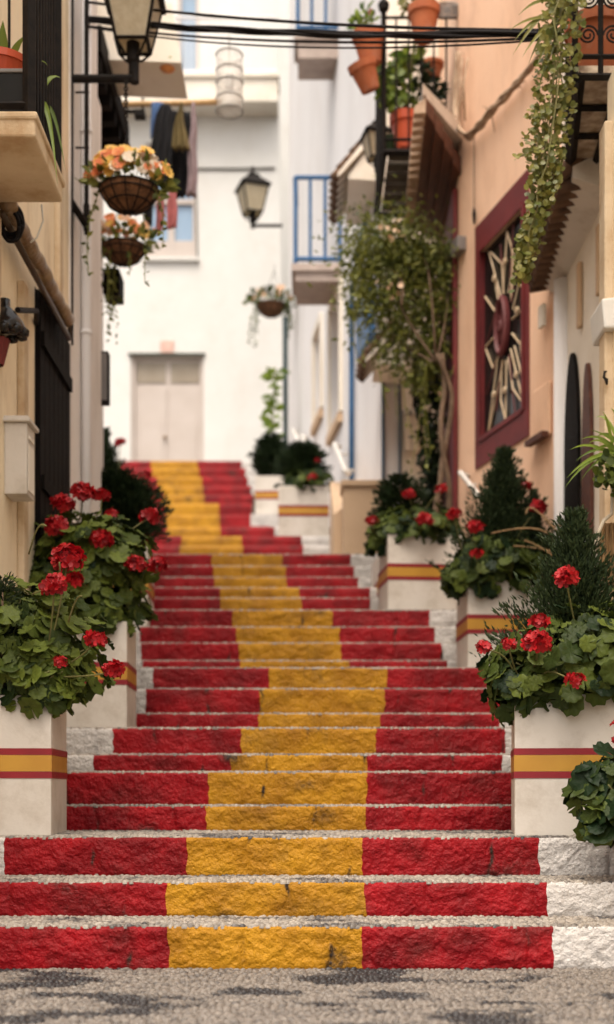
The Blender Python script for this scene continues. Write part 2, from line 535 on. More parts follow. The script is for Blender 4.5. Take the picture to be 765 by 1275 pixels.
HID = [(3.25, 14.45), (3.41, 15.25), (3.56, 15.85), (4.30, 17.9), (4.46, 18.7), (4.62, 19.5), (4.78, 20.3), (4.94, 21.0)]
for h, z in HID:
    lo = max((s for s in STEPS if s['z'] < z and 'hid' not in s), key=lambda s: s['z'])
    hi = min((s for s in STEPS if s['z'] > z and 'hid' not in s), key=lambda s: s['z'])
    t = (z - lo['z']) / (hi['z'] - lo['z'])
    STEPS.append(dict(h=h, z=z, b=[a + (c - a) * t for a, c in zip(lo['b'], hi['b'])], hid=True))
STEPS.sort(key=lambda s: s['z'])


def right_limit(z):
    if z < 9.5: return 2.05
    if z < 11.4: return 1.85
    if z < 12.7: return 0.66
    if z < 14.2: return 1.2
    if z < 17.5: return 0.8 - 0.113 * (z - 14) + 0.05
    if z < 21.2: return -0.05
    return -0.90


def left_limit(z):
    return -1.75 if z < 10.6 else (-2.1 if z < 13.1 else -3.7)


def tread_height(z):
    h = 0.0
    for s in STEPS:
        if s['z'] <= z + 1e-6:
            h = s['h']
    return h


# half pebble template: 8 x 2 rings + top
_a = np.linspace(0, 2 * np.pi, 8, endpoint=False)
_pv = [np.stack([np.cos(_a), np.sin(_a), np.full(8, -0.35)], 1), np.stack([0.86 * np.cos(_a + 0.2), 0.86 * np.sin(_a + 0.2), np.full(8, 0.5)], 1),
       np.stack([0.45 * np.cos(_a), 0.45 * np.sin(_a), np.full(8, 0.9)], 1), np.array([[0, 0, 1.0]])]
PEB_V = np.concatenate(_pv)
_q = []
for r_ in range(2):
    for j in range(8):
        _q.append((r_ * 8 + j, r_ * 8 + (j + 1) % 8, (r_ + 1) * 8 + (j + 1) % 8, (r_ + 1) * 8 + j))
PEB_F = [np.array(_q), np.array([(16 + j, 16 + (j + 1) % 8, 24) for j in range(8)])]


def pebble_field(mb, x0, x1, y0, y1, h, rowsp=0.0185, colsp=0.0225, darkness=1.0, big=1.0):
    rows = max(1, int(round((y1 - y0) / rowsp)))
    pos, ang = [], []
    for r_ in range(rows):
        y = y0 + (r_ + 0.5) * rowsp
        n = int((x1 - x0) / colsp)
        xs = x0 + (np.arange(n) + rng.uniform(0, 1)) * colsp + rng.normal(0, 0.003, n)
        yy = y + rng.normal(0, 0.0022, n)
        pos.append(np.stack([xs, yy, np.full(n, h) + rng.normal(0, 0.0012, n)], 1))
        ang.append((0.38 if r_ % 2 else 0.22) + rng.normal(0, 0.2, n))
    pos = np.concatenate(pos)
    ang = np.concatenate(ang)
    keep = rng.uniform(0, 1, len(pos)) > 0.04
    pos, ang = pos[keep], ang[keep]
    n = len(pos)
    c, s_ = np.cos(ang), np.sin(ang)
    z0 = np.zeros(n)
    m = np.stack([np.stack([c, -s_, z0], 1), np.stack([s_, c, z0], 1), np.stack([z0, z0, z0 + 1], 1)], 1)
    scl = np.stack([rng.uniform(0.010, 0.0185, n), rng.uniform(0.0065, 0.0115, n), rng.uniform(0.007, 0.0125, n)], 1) * big
    t = np.array([mnoise.fractal(Vector((p[0] * 2.6, p[1] * 5.0, h)), 1.0, 2.0, 4) for p in pos])
    tint = np.clip(rng.beta(1.2, 2.2, n) * 0.75 + darkness * np.clip((t - 0.10) * 2.6, 0, 0.75), 0, 1)
    mb.inst(PEB_V, PEB_F, m, scl, pos, tint)


stair = thing('staircase', (0, 5.2, 0), None, None, kind='structure')


def riser_mesh(mb, x0, x1, hb, ht, y, dx, joints, seed):
    W = max(2, int((x1 - x0) / dx) + 1)
    rows = max(4, int((ht - hb) / dx) + 1)
    U = np.linspace(0, 1, W)
    V = np.linspace(0, 1, rows)
    vv, dd = [], []
    for i, t in enumerate(V):
        zz = hb + (ht - hb) * t
        w0 = 0.010 * mnoise.noise(Vector((x0 * 3.1 + seed, zz * 28, 1.3)))
        w1 = 0.010 * mnoise.noise(Vector((x1 * 3.1 + seed, zz * 28, 1.3)))
        for u in U:
            x = x0 + (x1 - x0) * u + w0 * (1 - u) + w1 * u
            jd = min((abs(x - j - 0.022 * mnoise.noise(Vector((j * 5, zz * 13, 4)))) for j in joints), default=1)
            big = mnoise.fractal(Vector((x * 6.5, zz * 8, seed)), 0.9, 2.1, 4)
            fine = mnoise.fractal(Vector((x * 26, zz * 30, seed + 7)), 0.8, 2.1, 3)
            edge = min(t, 1 - t) * (ht - hb)
            round_ = 1 - math.exp(-edge / 0.010)
            jf = 1 - math.exp(-(jd / 0.011) ** 2)
            d = (0.011 + 0.009 * big + 0.007 * fine) * (0.35 + 0.65 * round_) * (0.25 + 0.75 * jf)
            topw = 0.004 * mnoise.noise(Vector((x * 14, seed, 2.0))) if i == rows - 1 else 0
            vv.append((x, y - d, zz + topw))
            chip = max(0.0, mnoise.noise(Vector((x * 4.2, zz * 6, seed + 30))) - 0.33) * 2.4
            bot = math.exp(-t * (ht - hb) / 0.012) * max(0.0, 0.5 + mnoise.noise(Vector((x * 5, seed, 9))))
            jn = math.exp(-(jd / 0.012) ** 2) * max(0.0, 0.25 + 1.3 * mnoise.noise(Vector((x * 9, zz * 12, seed))))
            dd.append(min(1.0, 1.1 * jn + 0.75 * bot + 0.8 * chip))
    # lip running back over the tread
    for u in range(W):
        p = vv[(rows - 1) * W + u]
        vv.append((p[0], y + 0.035, p[2] + 0.001))
        dd.append(0.25)
    i, j = np.meshgrid(np.arange(rows), np.arange(W - 1), indexing='ij')
    i, j = i.ravel(), j.ravel()
    mb.add(vv, [np.stack([i * W + j, i * W + j + 1, (i + 1) * W + j + 1, (i + 1) * W + j], 1)], dirt=dd)


prev = 0.0
for k, s in enumerate(STEPS):
    z, h = s['z'], s['h']
    zn = STEPS[k + 1]['z'] if k + 1 < len(STEPS) else 26.5
    xl, xr = left_limit(z), right_limit(z)
    st = MB().box(xl, xr, z + 0.012, zn + 0.06, prev - 0.25, h - 0.004).build('step', 'mortar', stair)
    s['base'] = prev
    dx = 0.0085 if z < 7.6 else (0.012 if z < 11 else (0.022 if z < 14 else 0.05))
    b = [max(xl + 0.02, s['b'][0])] + s['b'][1:3] + [min(xr - 0.02, s['b'][3])]
    jr = np.random.default_rng(100 + k)
    joints = []
    x = xl + jr.uniform(0.1, 0.5)
    while x < xr:
        joints.append(x)
        x += jr.uniform(0.32, 0.8)
    if z > 14:
        joints = []
    for x0, x1, nm in ((xl, b[0], 'white_paint'), (b[0], b[1], 'red_paint'), (b[1], b[2], 'yellow_paint'), (b[2], b[3], 'red_paint'), (b[3], xr, 'white_paint')):
        if x1 - x0 < 0.03:
            continue
        rm = MB()
        riser_mesh(rm, x0, x1, prev - 0.004, h, z, dx, joints, k * 3.7)
        rm.build({'white_paint': 'white_painted_stone', 'red_paint': 'red_painted_stone', 'yellow_paint': 'yellow_painted_stone'}[nm], nm, st, smooth=True)
    if z < 13.5:
        pb = MB()
        if k < 3:
            pebble_field(pb, max(xl, -0.245 * zn), min(xr, 0.245 * zn), z - 0.004, zn, h - 0.002, 0.0185, 0.026, darkness=0.8, big=1.12)
        else:
            pebble_field(pb, xl + 0.02, xr - 0.02, z - 0.004, z + (0.14 if z < 8 else 0.08), h - 0.002, 0.0185, 0.026, darkness=0.5, big=1.12)
        tag(pb.build('pebble_paving', 'pebble', st, smooth=True), kind='stuff')
    prev = h

# white side platform the far right planters stand on
sp = MB()
sp.box(0.64, 1.95, 10.95, 13.45, 1.4, STEPS[13]['h'] - 0.006)
sp.box(-0.92, 0.1, 21.25, 23.6, 3.5, 5.19)
sp.build('side_ledge', 'white_paint', stair)

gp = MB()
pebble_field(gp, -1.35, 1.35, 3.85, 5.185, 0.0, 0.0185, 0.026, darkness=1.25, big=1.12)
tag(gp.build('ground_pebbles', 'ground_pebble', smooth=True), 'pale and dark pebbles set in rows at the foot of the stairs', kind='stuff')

# ================================================================== buildings
# ---- cream house, near left
ch = thing('cream_house', (-1.7, 7, 0), 'cream rendered house with black shuttered door, small iron balcony and grey corner pier', 'house')
WL = Wall((-1.7, 3.9), (-1.7, 10.5), (0, 5))
S_ = lambda z: z - 3.9
w = MB()
WL.panel(w, S_(3.9), S_(9.28), -0.2, 8.4, 0.3, [(S_(8.12), S_(9.17), 1.0, 3.86)])
w.build('wall', 'cream', ch)
w = MB()
w.box(-2.1, -1.69, 9.283, 10.5, -0.2, 8.4)
w.box(-1.69, -1.655, 9.95, 10.47, -0.2, 6.2)
w.build('corner_pier', 'greywhite', ch, bevel=0.008)
d = MB()
d.box(-1.9, -1.702, 8.12, 9.17, 0.9, 3.86)
n = 7
for i in range(n):
    a = 8.13 + i * 1.03 / n
    d.box(-1.70, -1.665, a, a + 1.03 / n - 0.012, 1.0, 3.84)
for zz in (1.55, 2.6, 3.5):
    d.box(-1.664, -1.645, 8.16, 9.13, zz, zz + 0.09)
dr = d.build('shuttered_door', 'dark_wood', ch)
MB().tube([(-1.664, 8.75, 2.2), (-1.62, 8.75, 2.2), (-1.62, 8.75, 2.45), (-1.664, 8.75, 2.45)], 0.008).build('handle', 'iron', dr)
# pale weathered board strips and beam ends on the render
w = MB()
w.box(-1.70, -1.655, 7.62, 7.74, 1.2, 3.7)
w.box(-1.70, -1.63, 6.72, 6.95, 3.35, 3.80)
w.box(-1.70, -1.665, 7.0, 7.08, 3.2, 3.78)
w.box(-1.70, -1.66, 8.75, 8.86, 4.0, 6.4)
w.build('timber_trim', 'slab_paint', ch, bevel=0.01)
w = MB()
w.tube([(-1.645, 9.7, 1.2), (-1.645, 9.7, 8.3)], 0.037, 12)
for zz in (2.5, 4.1, 5.6, 6.9):
    w.tube([(-1.645, 9.7, zz), (-1.645, 9.7, zz + 0.03)], 0.043, 12)
w.build('downpipe', 'shade_white', ch, smooth=True)
w = MB()
w.tube([(-1.685, 9.33, 3.9), (-1.685, 9.33, 5.0), (-1.682, 9.34, 7.8)], 0.011, 6)
w.tube([(-1.69, 9.9, 4.1), (-1.66, 9.95, 4.4), (-1.66, 9.92, 4.75)], 0.006, 6)
w.build('wall_cable', 'cable', ch)
# balcony
bal = thing('balcony', (0, 0, 0), None, None, parent=ch)
sl = MB()
BX, BZ0, BZ1 = -1.30, 3.84, 3.955
sl.box(-1.69, BX, 6.22, 6.93, BZ0, BZ1)
sl.box(-1.69, BX + 0.012, 6.208, 6.942, BZ1 - 0.035, BZ1 + 0.004)
sl.build('slab', 'slab_paint', bal, bevel=0.012)
rl = MB()
rx, ry0, ry1 = BX - 0.035, 6.25, 6.91
for zz in (BZ1 + 0.05, 4.98):
    rl.bar((-1.69, ry0, zz), (rx, ry0, zz), 0.03)
    rl.bar((rx, ry0, zz), (rx, ry1, zz), 0.03)
    rl.bar((-1.69, ry1, zz), (rx, ry1, zz), 0.03)
for a in np.linspace(ry0 + 0.055, ry1 - 0.055, 9):
    rl.tube([(rx, a, BZ1), (rx, a, 5.0)], 0.008, 6)
for xx in np.linspace(-1.66, rx - 0.09, 4):
    rl.tube([(xx, ry1, BZ1), (xx, ry1, 5.0)], 0.008, 6)
for a in (ry0, ry1):
    rl.bar((rx, a, BZ1), (rx, a, 5.02), 0.045)
rl.build('railing', 'iron', bal)

# ---- narrow house behind it, left
nh = thing('narrow_house', (-2.05, 11.8, 1.5), 'grey house with dark timber eave, half hidden behind the grey corner pier', 'house')
w = MB()
w.box(-2.6, -2.05, 10.52, 13.1, 0.5, 9.4)
w.build('wall', 'greywhite', nh)
w = MB()
w.box(-2.05, -1.72, 10.9, 12.6, PZ(72, 11), PZ(40, 11))
for i in range(6):
    w.box(-2.05, -1.74, 10.95 + i * 0.28, 11.05 + i * 0.28, PZ(92, 11), PZ(73, 11))
w.build('timber_eave', 'dark_wood', nh)
w = MB()
w.hexa(np.array([(-2.05, 11.3, PZ(72, 11.3)), (-2.05, 11.3, PZ(-10, 11.3)), (-2.05, 11.9, PZ(72, 11.3)), (-2.05, 11.9, PZ(-10, 11.3)),
                 (PX(226, 11.3), 11.3, PZ(78, 11.3)), (PX(214, 11.3), 11.3, PZ(4, 11.3)), (PX(226, 11.3), 11.9, PZ(78, 11.3)), (PX(214, 11.3), 11.9, PZ(4, 11.3))]))
w.build('canopy', 'ivory', nh)

# ---- white house across the top of the stairs
fh = thing('white_house', (-1.8, 25.5, 6.67), 'bright white house across the top of the stairs with pale double door', 'house')
FZ = 25.5
fx = lambda x: PX(x, FZ)
fz = lambda y: PZ(y, FZ)
WF = Wall((-6.0, FZ), (fx(344), FZ), (0, 0))
fs = lambda x: fx(x) + 6.0
w = MB()
DOOR = (fs(163), fs(254), 6.5, fz(443))
WIN = (fs(182), fs(244), fz(322), fz(178))
UP = (fs(222), fs(248), fz(92), fz(-20))
WF.panel(w, 0, WF.len, 6.0, fz(-80), 0.4, [DOOR, WIN, UP])
# slanted right edge
w.hexa(np.array([(fx(344), FZ, 6.0), (fx(344), FZ, fz(-80)), (fx(344), FZ + 0.4, 6.0), (fx(344), FZ + 0.4, fz(-80)),
                 (fx(354), FZ, 6.0), (fx(345), FZ, fz(-80)), (fx(354), FZ + 0.4, 6.0), (fx(345), FZ + 0.4, fz(-80))]))
w.build('wall', 'white', fh)
dd = MB()
dd.box(fx(163), fx(254), FZ + 0.14, FZ + 0.2, 6.5, fz(443))
for a, b_ in ((168, 207), (211, 249)):
    dd.box(fx(a), fx(b_), FZ + 0.118, FZ + 0.14, 6.8, fz(482))
    dd.box(fx(a + 5), fx(b_ - 5), FZ + 0.105, FZ + 0.118, 7.0, fz(520))
dd.box(fx(163), fx(168), FZ + 0.06, FZ + 0.14, 6.5, fz(443))
dd.box(fx(249), fx(254), FZ + 0.06, FZ + 0.14, 6.5, fz(443))
dp = dd.build('door', 'door_white', fh, bevel=0.01)
tr = MB()
tr.box(fx(170), fx(206), FZ + 0.12, FZ + 0.139, fz(474), fz(449))
tr.box(fx(212), fx(248), FZ + 0.12, FZ + 0.139, fz(474), fz(449))
tr.build('transom_pane', 'transom', dp)
kn = MB()
kn.lathe([(0.0, -0.02), (0.035, -0.01), (0.04, 0.02), (0.0, 0.045)], (fx(205), FZ + 0.08, 7.6), 12)
kn.build('knob', 'brass', dp, smooth=True)
MB().box(fx(160), fx(256), FZ - 0.05, FZ - 0.002, fz(443), fz(440.5)).build('lintel', mat('dark_green_paint', (0.02, 0.03, 0.02)), fh)
MB().box(fx(200), fx(217), FZ - 0.03, FZ - 0.002, fz(440), fz(424)).build('plaque', 'plaque', fh, bevel=0.01)
wf = MB()
for a, b_ in ((182, 186), (209, 217), (240, 244)):
    wf.box(fx(a), fx(b_), FZ + 0.06, FZ + 0.14, fz(322), fz(178))
for c, d_ in ((322, 298), (252, 246), (182, 178)):
    wf.box(fx(186), fx(209), FZ + 0.07, FZ + 0.14, fz(c), fz(d_))
    wf.box(fx(217), fx(240), FZ + 0.07, FZ + 0.14, fz(c), fz(d_))
wn_ = wf.build('window', 'door_white', fh)
MB().box(fx(182), fx(244), FZ + 0.14, FZ + 0.17, fz(322), fz(178)).build('pane', 'blue_glass', wn_)
MB().box(fx(178), fx(248), FZ - 0.09, FZ - 0.002, fz(326), fz(322)).build('window_sill', 'white', fh)
uf = MB()
for a, b_ in ((222, 226), (244, 248)):
    uf.box(fx(a), fx(b_), FZ + 0.06, FZ + 0.14, fz(92), fz(-20))
un = uf.build('balcony_door', 'door_white', fh)
MB().box(fx(222), fx(248), FZ + 0.14, FZ + 0.17, fz(92), fz(-20)).build('pane', 'blue_glass', un)
fb = thing('balcony', (0, 0, 0), None, None, parent=fh)
sb = MB()
b25 = 24.9
sb.box(PX(120, b25), PX(346, b25), b25, FZ - 0.003, PZ(126, b25), PZ(97, b25))
sb.box(PX(118, b25), PX(348, b25), b25 - 0.06, FZ - 0.003, PZ(97, b25) + 0.002, PZ(92, b25))
sb.build('slab', 'ivory', fb)
rb = MB()
for y in (20, 88):
    rb.tube([(PX(125, b25), b25 + 0.05, PZ(y, b25)), (PX(345, b25), b25 + 0.05, PZ(y, b25))], 0.03, 6)
for x in np.arange(126, 346, 6.2):
    rb.tube([(PX(x, b25), b25 + 0.05, PZ(92, b25)), (PX(x, b25), b25 + 0.05, PZ(20, b25))], 0.014, 5)
rb.build('railing', 'shade_white', fb)
cb = MB()
cb.tube([(fx(244), FZ - 0.03, fz(126)), (fx(244), FZ - 0.03, fz(212)), (fx(246), FZ - 0.03, fz(330))], 0.014, 5)
cb.tube([(fx(246), FZ - 0.03, fz(211)), (fx(300), FZ - 0.03, fz(211)), (fx(343), FZ - 0.03, fz(210))], 0.02, 5)
cb.build('wall_cable', mat('grey_cable', (0.12, 0.11, 0.10)), fh)

# added white wall in the gap; its upper part stands in for bright sky
bh = MB()
bh.box(-1.2, 3.5, 28.5, 31, 5, 21)
o = bh.build('sky_gap_wall', 'white')
tag(o, 'added white wall standing in for bright sky in the gap behind the white house', 'house')

# ---- pale house on the right of the upper stairs
rh = thing('pale_house', (0.5, 15, 3), 'pale grey white house with blue balcony and blue pipe beside the upper stairs', 'house')
WR = Wall((0.8, 14.0), (-0.33, 24.0), (-3, 18))
w = MB()
wins = []
for xa, xb, yt, yb in ((426, 413, 372, 528), (402, 393, 412, 520)):
    a, b_ = WR.s_at(xa), WR.s_at(xb)
    wins.append((a, b_, WR.z_at((a + b_) / 2, yb), WR.z_at((a + b_) / 2, yt)))
door_s = (WR.s_at(452), WR.s_at(449))
WR.panel(w, 0.0, WR.len, 2.0, 17.0, 0.3, wins)
w.build('wall', 'shade_white', rh)
for a, b_, c, d_ in wins:
    fo = MB()
    fo.box(a, b_, -0.2, -0.16, c, d_, WR.fr)
    win = fo.build('window', 'tan', rh)
    p_ = MB()
    p_.box(a + 0.08, b_ - 0.08, -0.16, -0.14, c + 0.1, d_ - 0.3, WR.fr)
    p_.build('pane', 'dark_glass', win)
    s2 = MB()
    s2.box(a - 0.1, b_ + 0.1, 0.002, 0.07, c - 0.14, c - 0.02, WR.fr)
    s2.build('sill', 'tan', win)
    s3 = MB()
    s3.box(a - 0.12, a - 0.01, 0.002, 0.05, c, d_ + 0.06, WR.fr)
    s3.box(b_ + 0.01, b_ + 0.12, 0.002, 0.05, c, d_ + 0.06, WR.fr)
    s3.box(a - 0.01, b_ + 0.01, 0.002, 0.05, d_ + 0.003, d_ + 0.12, WR.fr)
    s3.build('frame', 'ivory', win)
# end wall turned to the camera, with the doorway recess
w = MB()
WE = Wall((0.8, 14.0), (1.42, 14.06), (1, 5))
es = lambda x: WE.s_at(x)
ez = lambda y: PZ(y, 14.0)
WE.panel(w, 0.0, WE.len, 2.0, 9.6, 0.3, [(es(478), es(497), 2.5, ez(452)), (es(514), es(522), ez(510), ez(440))])
w.build('end_wall', 'ivory', rh)
e1 = MB()
e1.box(es(478), es(497), -0.2, -0.16, 2.5, ez(452), WE.fr)
e1.build('door', 'dark_wood', rh)
e1 = MB()
e1.box(es(475), es(478.5), 0.002, 0.05, 2.5, ez(450), WE.fr)
e1.box(es(496.5), es(499), 0.002, 0.04, 2.5, ez(450), WE.fr)
e1.build('door_frame', mat('slate_blue_paint', (0.06, 0.10, 0.16)), rh)
e1 = MB()
e1.box(es(514), es(522), -0.12, -0.08, ez(510), ez(440), WE.fr)
we = e1.build('window', 'dark_glass', rh)
e1 = MB()
e1.box(es(501), es(524), 0.002, 0.1, ez(517), ez(511), WE.fr)
e1.build('sill', 'white', we)
e1 = MB()
for i in range(2):
    e1.box(es(503 + i * 9), es(511 + i * 9), 0.002, 0.06, ez(562), ez(518), WE.fr)
e1.build('shutter', 'ivory', rh)
# plinth
w = MB()
zp = 13.5
w.box(PX(428, zp), PX(476, zp), zp, 13.98, 2.3, PZ(606, zp))
w.box(PX(425, zp), PX(478, zp), zp - 0.03, 13.98, PZ(606, zp) + 0.002, PZ(598, zp))
v8 = []
w.hexa(np.array([(PX(414, 14.5), 14.0, 2.3), (PX(414, 14.5), 14.0, PZ(640, 14)), (PX(414, 14.5), 16, 2.3), (PX(414, 14.5), 16, PZ(600, 16)),
                 (0.8, 14.0, 2.3), (0.8, 14.0, PZ(600, 14)), (0.6, 16, 2.3), (0.6, 16, PZ(600, 16))]))
w.build('plinth', 'tan', rh, bevel=0.01)
# blue drainpipe with a curved head
sp_ = WR.s_at(443)
ptop = WR.pt(sp_, 0.05, WR.z_at(sp_, 372))
pts = [WR.pt(sp_, 0.05, 3.9), WR.pt(sp_, 0.05, WR.z_at(sp_, 480)), ptop, WR.pt(sp_ - 0.5, 0.06, WR.z_at(sp_, 340)), WR.pt(sp_ - 1.2, 0.07, WR.z_at(sp_, 330))]
MB().tube(pts, 0.032, 8).build('downpipe', 'blue', rh, smooth=True)
b0, b1 = WR.s_at(472), WR.s_at(452)
w = MB()
w.box(0.35, 1.25, 0.003, 0.09, ez(405), ez(338), WR.fr)
w.build('blue_hood', 'blue', rh, bevel=0.02)


def tiled_canopy(parent, x_in, x_out, z0, z1, h_in, h_out, n, r=0.06, tile='tile', under='ivory', th=0.10):
    """Lean-to roof: high at x_in, low at x_out, running from depth z0 to z1, with half-round tiles laid down the slope."""
    root = thing('canopy', (0, 0, 0), None, None, parent=parent)
    m_ = MB()
    m_.hexa(np.array([(x_in, z0, h_in - th), (x_in, z0, h_in), (x_in, z1, h_in - th), (x_in, z1, h_in),
                      (x_out, z0, h_out - th * 0.4), (x_out, z0, h_out), (x_out, z1, h_out - th * 0.4), (x_out, z1, h_out)]))
    # triangular cheek under the slab
    m_.hexa(np.array([(x_in, z0 + 0.05, h_out - 0.06), (x_in, z0 + 0.05, h_in - th), (x_in, z1, h_out - 0.06), (x_in, z1, h_in - th),
                      (x_out * 0.75 + x_in * 0.25, z0 + 0.05, h_out - 0.04), (x_out * 0.75 + x_in * 0.25, z0 + 0.05, h_out), (x_out * 0.75 + x_in * 0.25, z1, h_out - 0.04), (x_out * 0.75 + x_in * 0.25, z1, h_out)]))
    m_.build('soffit', under, root)
    t_ = MB()
    L = math.hypot(x_out - x_in, h_out - h_in)
    ux, uz = (x_out - x_in) / L, (h_out - h_in) / L
    for i in range(n):
        zz = z0 + (i + 0.5) * (z1 - z0) / n
        m = 7
        for j in range(m):
            a = j / m * (L + 0.05)
            b_ = (j + 1.25) / m * (L + 0.05)
            lift = 0.012 * (j % 2)
            t_.tube([(x_in + ux * a, zz, h_in + uz * a + 0.02 + lift), (x_in + ux * b_, zz, h_in + uz * b_ + 0.03 + lift)], [r * 0.85, r], 8)
    t_.build('roof_tiles', tile, root, smooth=True)
    return root


tiled_canopy(rh, 0.79, PX(420, 14.4), 14.0, 15.2, PZ(162, 14.2), PZ(226, 14.2), 7)
tiled_canopy(rh, 1.0, PX(455, 13.45), 13.3, 13.97, PZ(392, 13.4), PZ(450, 13.4), 4, tile='tile', under='ivory')


def blue_balcony(parent, z0, z1, x0, x1, h0, h1, top):
    root = thing('balcony', (0, 0, 0), None, None, parent=parent)
    m_ = MB()
    m_.box(x0, x1, z0, z1, h0, h1)
    m_.box(x0 - 0.05, x1, z0 - 0.05, z1, h1 - 0.09, h1 + 0.004)
    m_.build('slab', mat('pinkish_slab', (0.50, 0.41, 0.36), (0.40, 0.32, 0.28), rough=0.9), root)
    m_ = MB()
    for zz in (h1 + 0.08, top):
        m_.bar((x0, z0, zz), (x1, z0, zz), 0.045)
        m_.bar((x0, z0, zz), (x0, z1, zz), 0.045)
    for a in np.linspace(x0, x1, 4):
        m_.bar((a, z0, h1), (a, z0, top), 0.03)
    for a in np.linspace(z0 + 0.05, z1, 14):
        m_.bar((x0, a, h1), (x0, a, top), 0.036)
    m_.build('railing', 'blue', root)


blue_balcony(rh, 17.0, 17.85, PX(368, 17), PX(412, 17) + 0.12, PZ(350, 17), PZ(330, 17), PZ(221, 17))
blue_balcony(rh, 17.4, 17.95, PX(371, 17.4), PX(412, 17.4) + 0.12, PZ(72, 17.4), PZ(42, 17.4), PZ(-60, 17.4))

# ---- salmon house
sh = thing('salmon_house', (1.6, 10.9, 1.5), 'salmon rendered house with a wine red star grille window and iron balcony', 'house')
WS = Wall((1.877, 9.89), (1.382, 11.87), (0, 10))
WA = Wall((1.382, 11.87), (1.42, 14.06), (0, 12.5))
w = MB()
sw0, sw1 = WS.s_at(660), WS.s_at(593.5)
wz0, wz1 = 3.52, 5.64
i0, i1, iz0, iz1 = sw0 + 0.10, sw1 - 0.10, 3.75, 5.40
WS.panel(w, 0, WS.len, 0.5, 9.5, 0.35, [(i0, i1, iz0, iz1)])
WA.panel(w, 0.0, WA.len, 0.5, 9.5, 0.35)
w.build('wall', 'salmon', sh)
w = MB()
for bx_ in ((sw0, i0, wz0, wz1), (i1, sw1, wz0, wz1), (i0, i1, wz0, iz0), (i0, i1, iz1, wz1)):
    w.box(bx_[0], bx_[1], 0.002, 0.014, bx_[2], bx_[3], WS.fr)
for bx_ in ((i0 - 0.025, i0 + 0.02, iz0, iz1), (i1 - 0.02, i1 + 0.025, iz0, iz1), (i0 + 0.02, i1 - 0.02, iz0 - 0.02, iz0 + 0.02), (i0 + 0.02, i1 - 0.02, iz1 - 0.02, iz1 + 0.02)):
    w.box(bx_[0], bx_[1], 0.016, 0.026, bx_[2], bx_[3], WS.fr)
wd = w.build('window', 'wine', sh)
w = MB()
w.box(i1 - 0.004, i1 + 0.02, -0.034, 0.0, iz0, iz1, WS.fr)
w.build('reveal', 'wine', wd)
w = MB()
w.box(i0 - 0.02, i0 + 0.004, -0.034, 0.0, iz0, iz1, WS.fr)
w.build('reveal', 'wine', wd)
w = MB()
w.box(i0, i1, -0.07, -0.035, iz0, iz1, WS.fr)
w.build('pane', 'dark_glass', wd)
sc_ = WS.s_at(625.5)
zc_ = PZ(406, WS.pt(sc_, 0, 0)[1])
ra, rb_ = (i1 - i0) / 2, (iz1 - iz0) / 2
pale, red = MB(), MB()


def rim(a):
    c, s2 = math.cos(a), math.sin(a)
    k = min(ra / abs(c) if abs(c) > 1e-6 else 9, rb_ / abs(s2) if abs(s2) > 1e-6 else 9)
    return sc_ + c * k, zc_ + s2 * k


# star lattice: kite-shaped points of slim rods round a tall hub
def lattice(q, n=-0.02):
    x, y = 503 + q[0] / 2.84, 174 + q[1] / 2.84
    s2 = WS.s_at(x)
    p_ = WS.pt(s2, n, 0)
    p_[2] = PZ(y, p_[1])
    return p_


PALE = [((295, 400), (338, 565)), ((300, 398), (340, 440)), ((340, 440), (345, 545)), ((358, 325), (343, 540)), ((358, 325), (378, 400)), ((378, 400), (372, 560)),
        ((420, 265), (372, 570)), ((420, 265), (362, 540)), ((425, 550), (400, 505)), ((400, 505), (378, 600)), ((280, 555), (328, 625)), ((425, 590), (375, 635)),
        ((375, 685), (425, 750)), ((325, 685), (283, 730)), ((283, 740), (308, 808)), ((308, 808), (332, 755)), ((325, 770), (292, 1035)), ((292, 1035), (346, 778)),
        ((340, 780), (335, 920)), ((335, 920), (352, 990)), ((352, 990), (355, 780)), ((370, 740), (415, 932)), ((415, 935), (378, 880)), ((378, 880), (362, 770)),
        ((384, 730), (425, 900)), ((425, 640), (405, 720)), ((405, 720), (420, 900)), ((312, 480), (332, 600))]
RED = [((365, 760), (385, 962)), ((335, 370), (345, 545)), ((315, 615), (288, 715)), ((326, 760), (285, 900)), ((395, 430), (372, 575)), ((340, 770), (318, 960)), ((380, 300), (366, 545))]
for seg, tgt, r_ in ((PALE, pale, 0.0085), (RED, red, 0.0075)):
    for p0_, p1_ in seg:
        tgt.tube([lattice(p0_), lattice(p1_)], r_, 6)
for q_ in ((320, 490), (358, 430), (400, 602), (318, 900), (357, 885), (397, 830)):
    pale.lathe([(0, -0.012), (0.026, -0.01), (0.029, 0), (0.026, 0.01), (0, 0.012)], lattice(q_, 0.0), 12, rot=np.stack([[WS.d[0], WS.d[1], 0], [0, 0, 1], [WS.nv[0], WS.nv[1], 0]], 1))
pale.build('star_rays', 'pale_wood', wd)
rot_ = np.stack([[WS.d[0], WS.d[1], 0], [0, 0, 1], [WS.nv[0], WS.nv[1], 0]], 1)
for sx_, sy_, r0, r1 in ((0.46, 1.0, 0.205, 0.25), (0.46, 1.0, 0.02, 0.05)):
    red.lathe([(r0, -0.02), (r1, -0.02), (r1 + 0.01, 0.015), (r1 - 0.02, 0.035), (r0 + 0.015, 0.035), (r0, 0.01), (r0, -0.02)], WS.pt(sc_, 0.0, zc_), 28, rot=rot_, sx=sx_, sy=sy_)
for a in np.linspace(0, 2 * np.pi, 9)[:-1]:
    red.tube([WS.pt(sc_ + 0.04 * math.cos(a), 0.0, zc_ + 0.06 * math.sin(a)), WS.pt(sc_ + 0.11 * math.cos(a), 0.0, zc_ + 0.18 * math.sin(a))], 0.009, 6)
red.build('star_hub', mat('wine_wood', (0.15, 0.032, 0.032), (0.10, 0.02, 0.022), rough=0.5), wd, smooth=False)
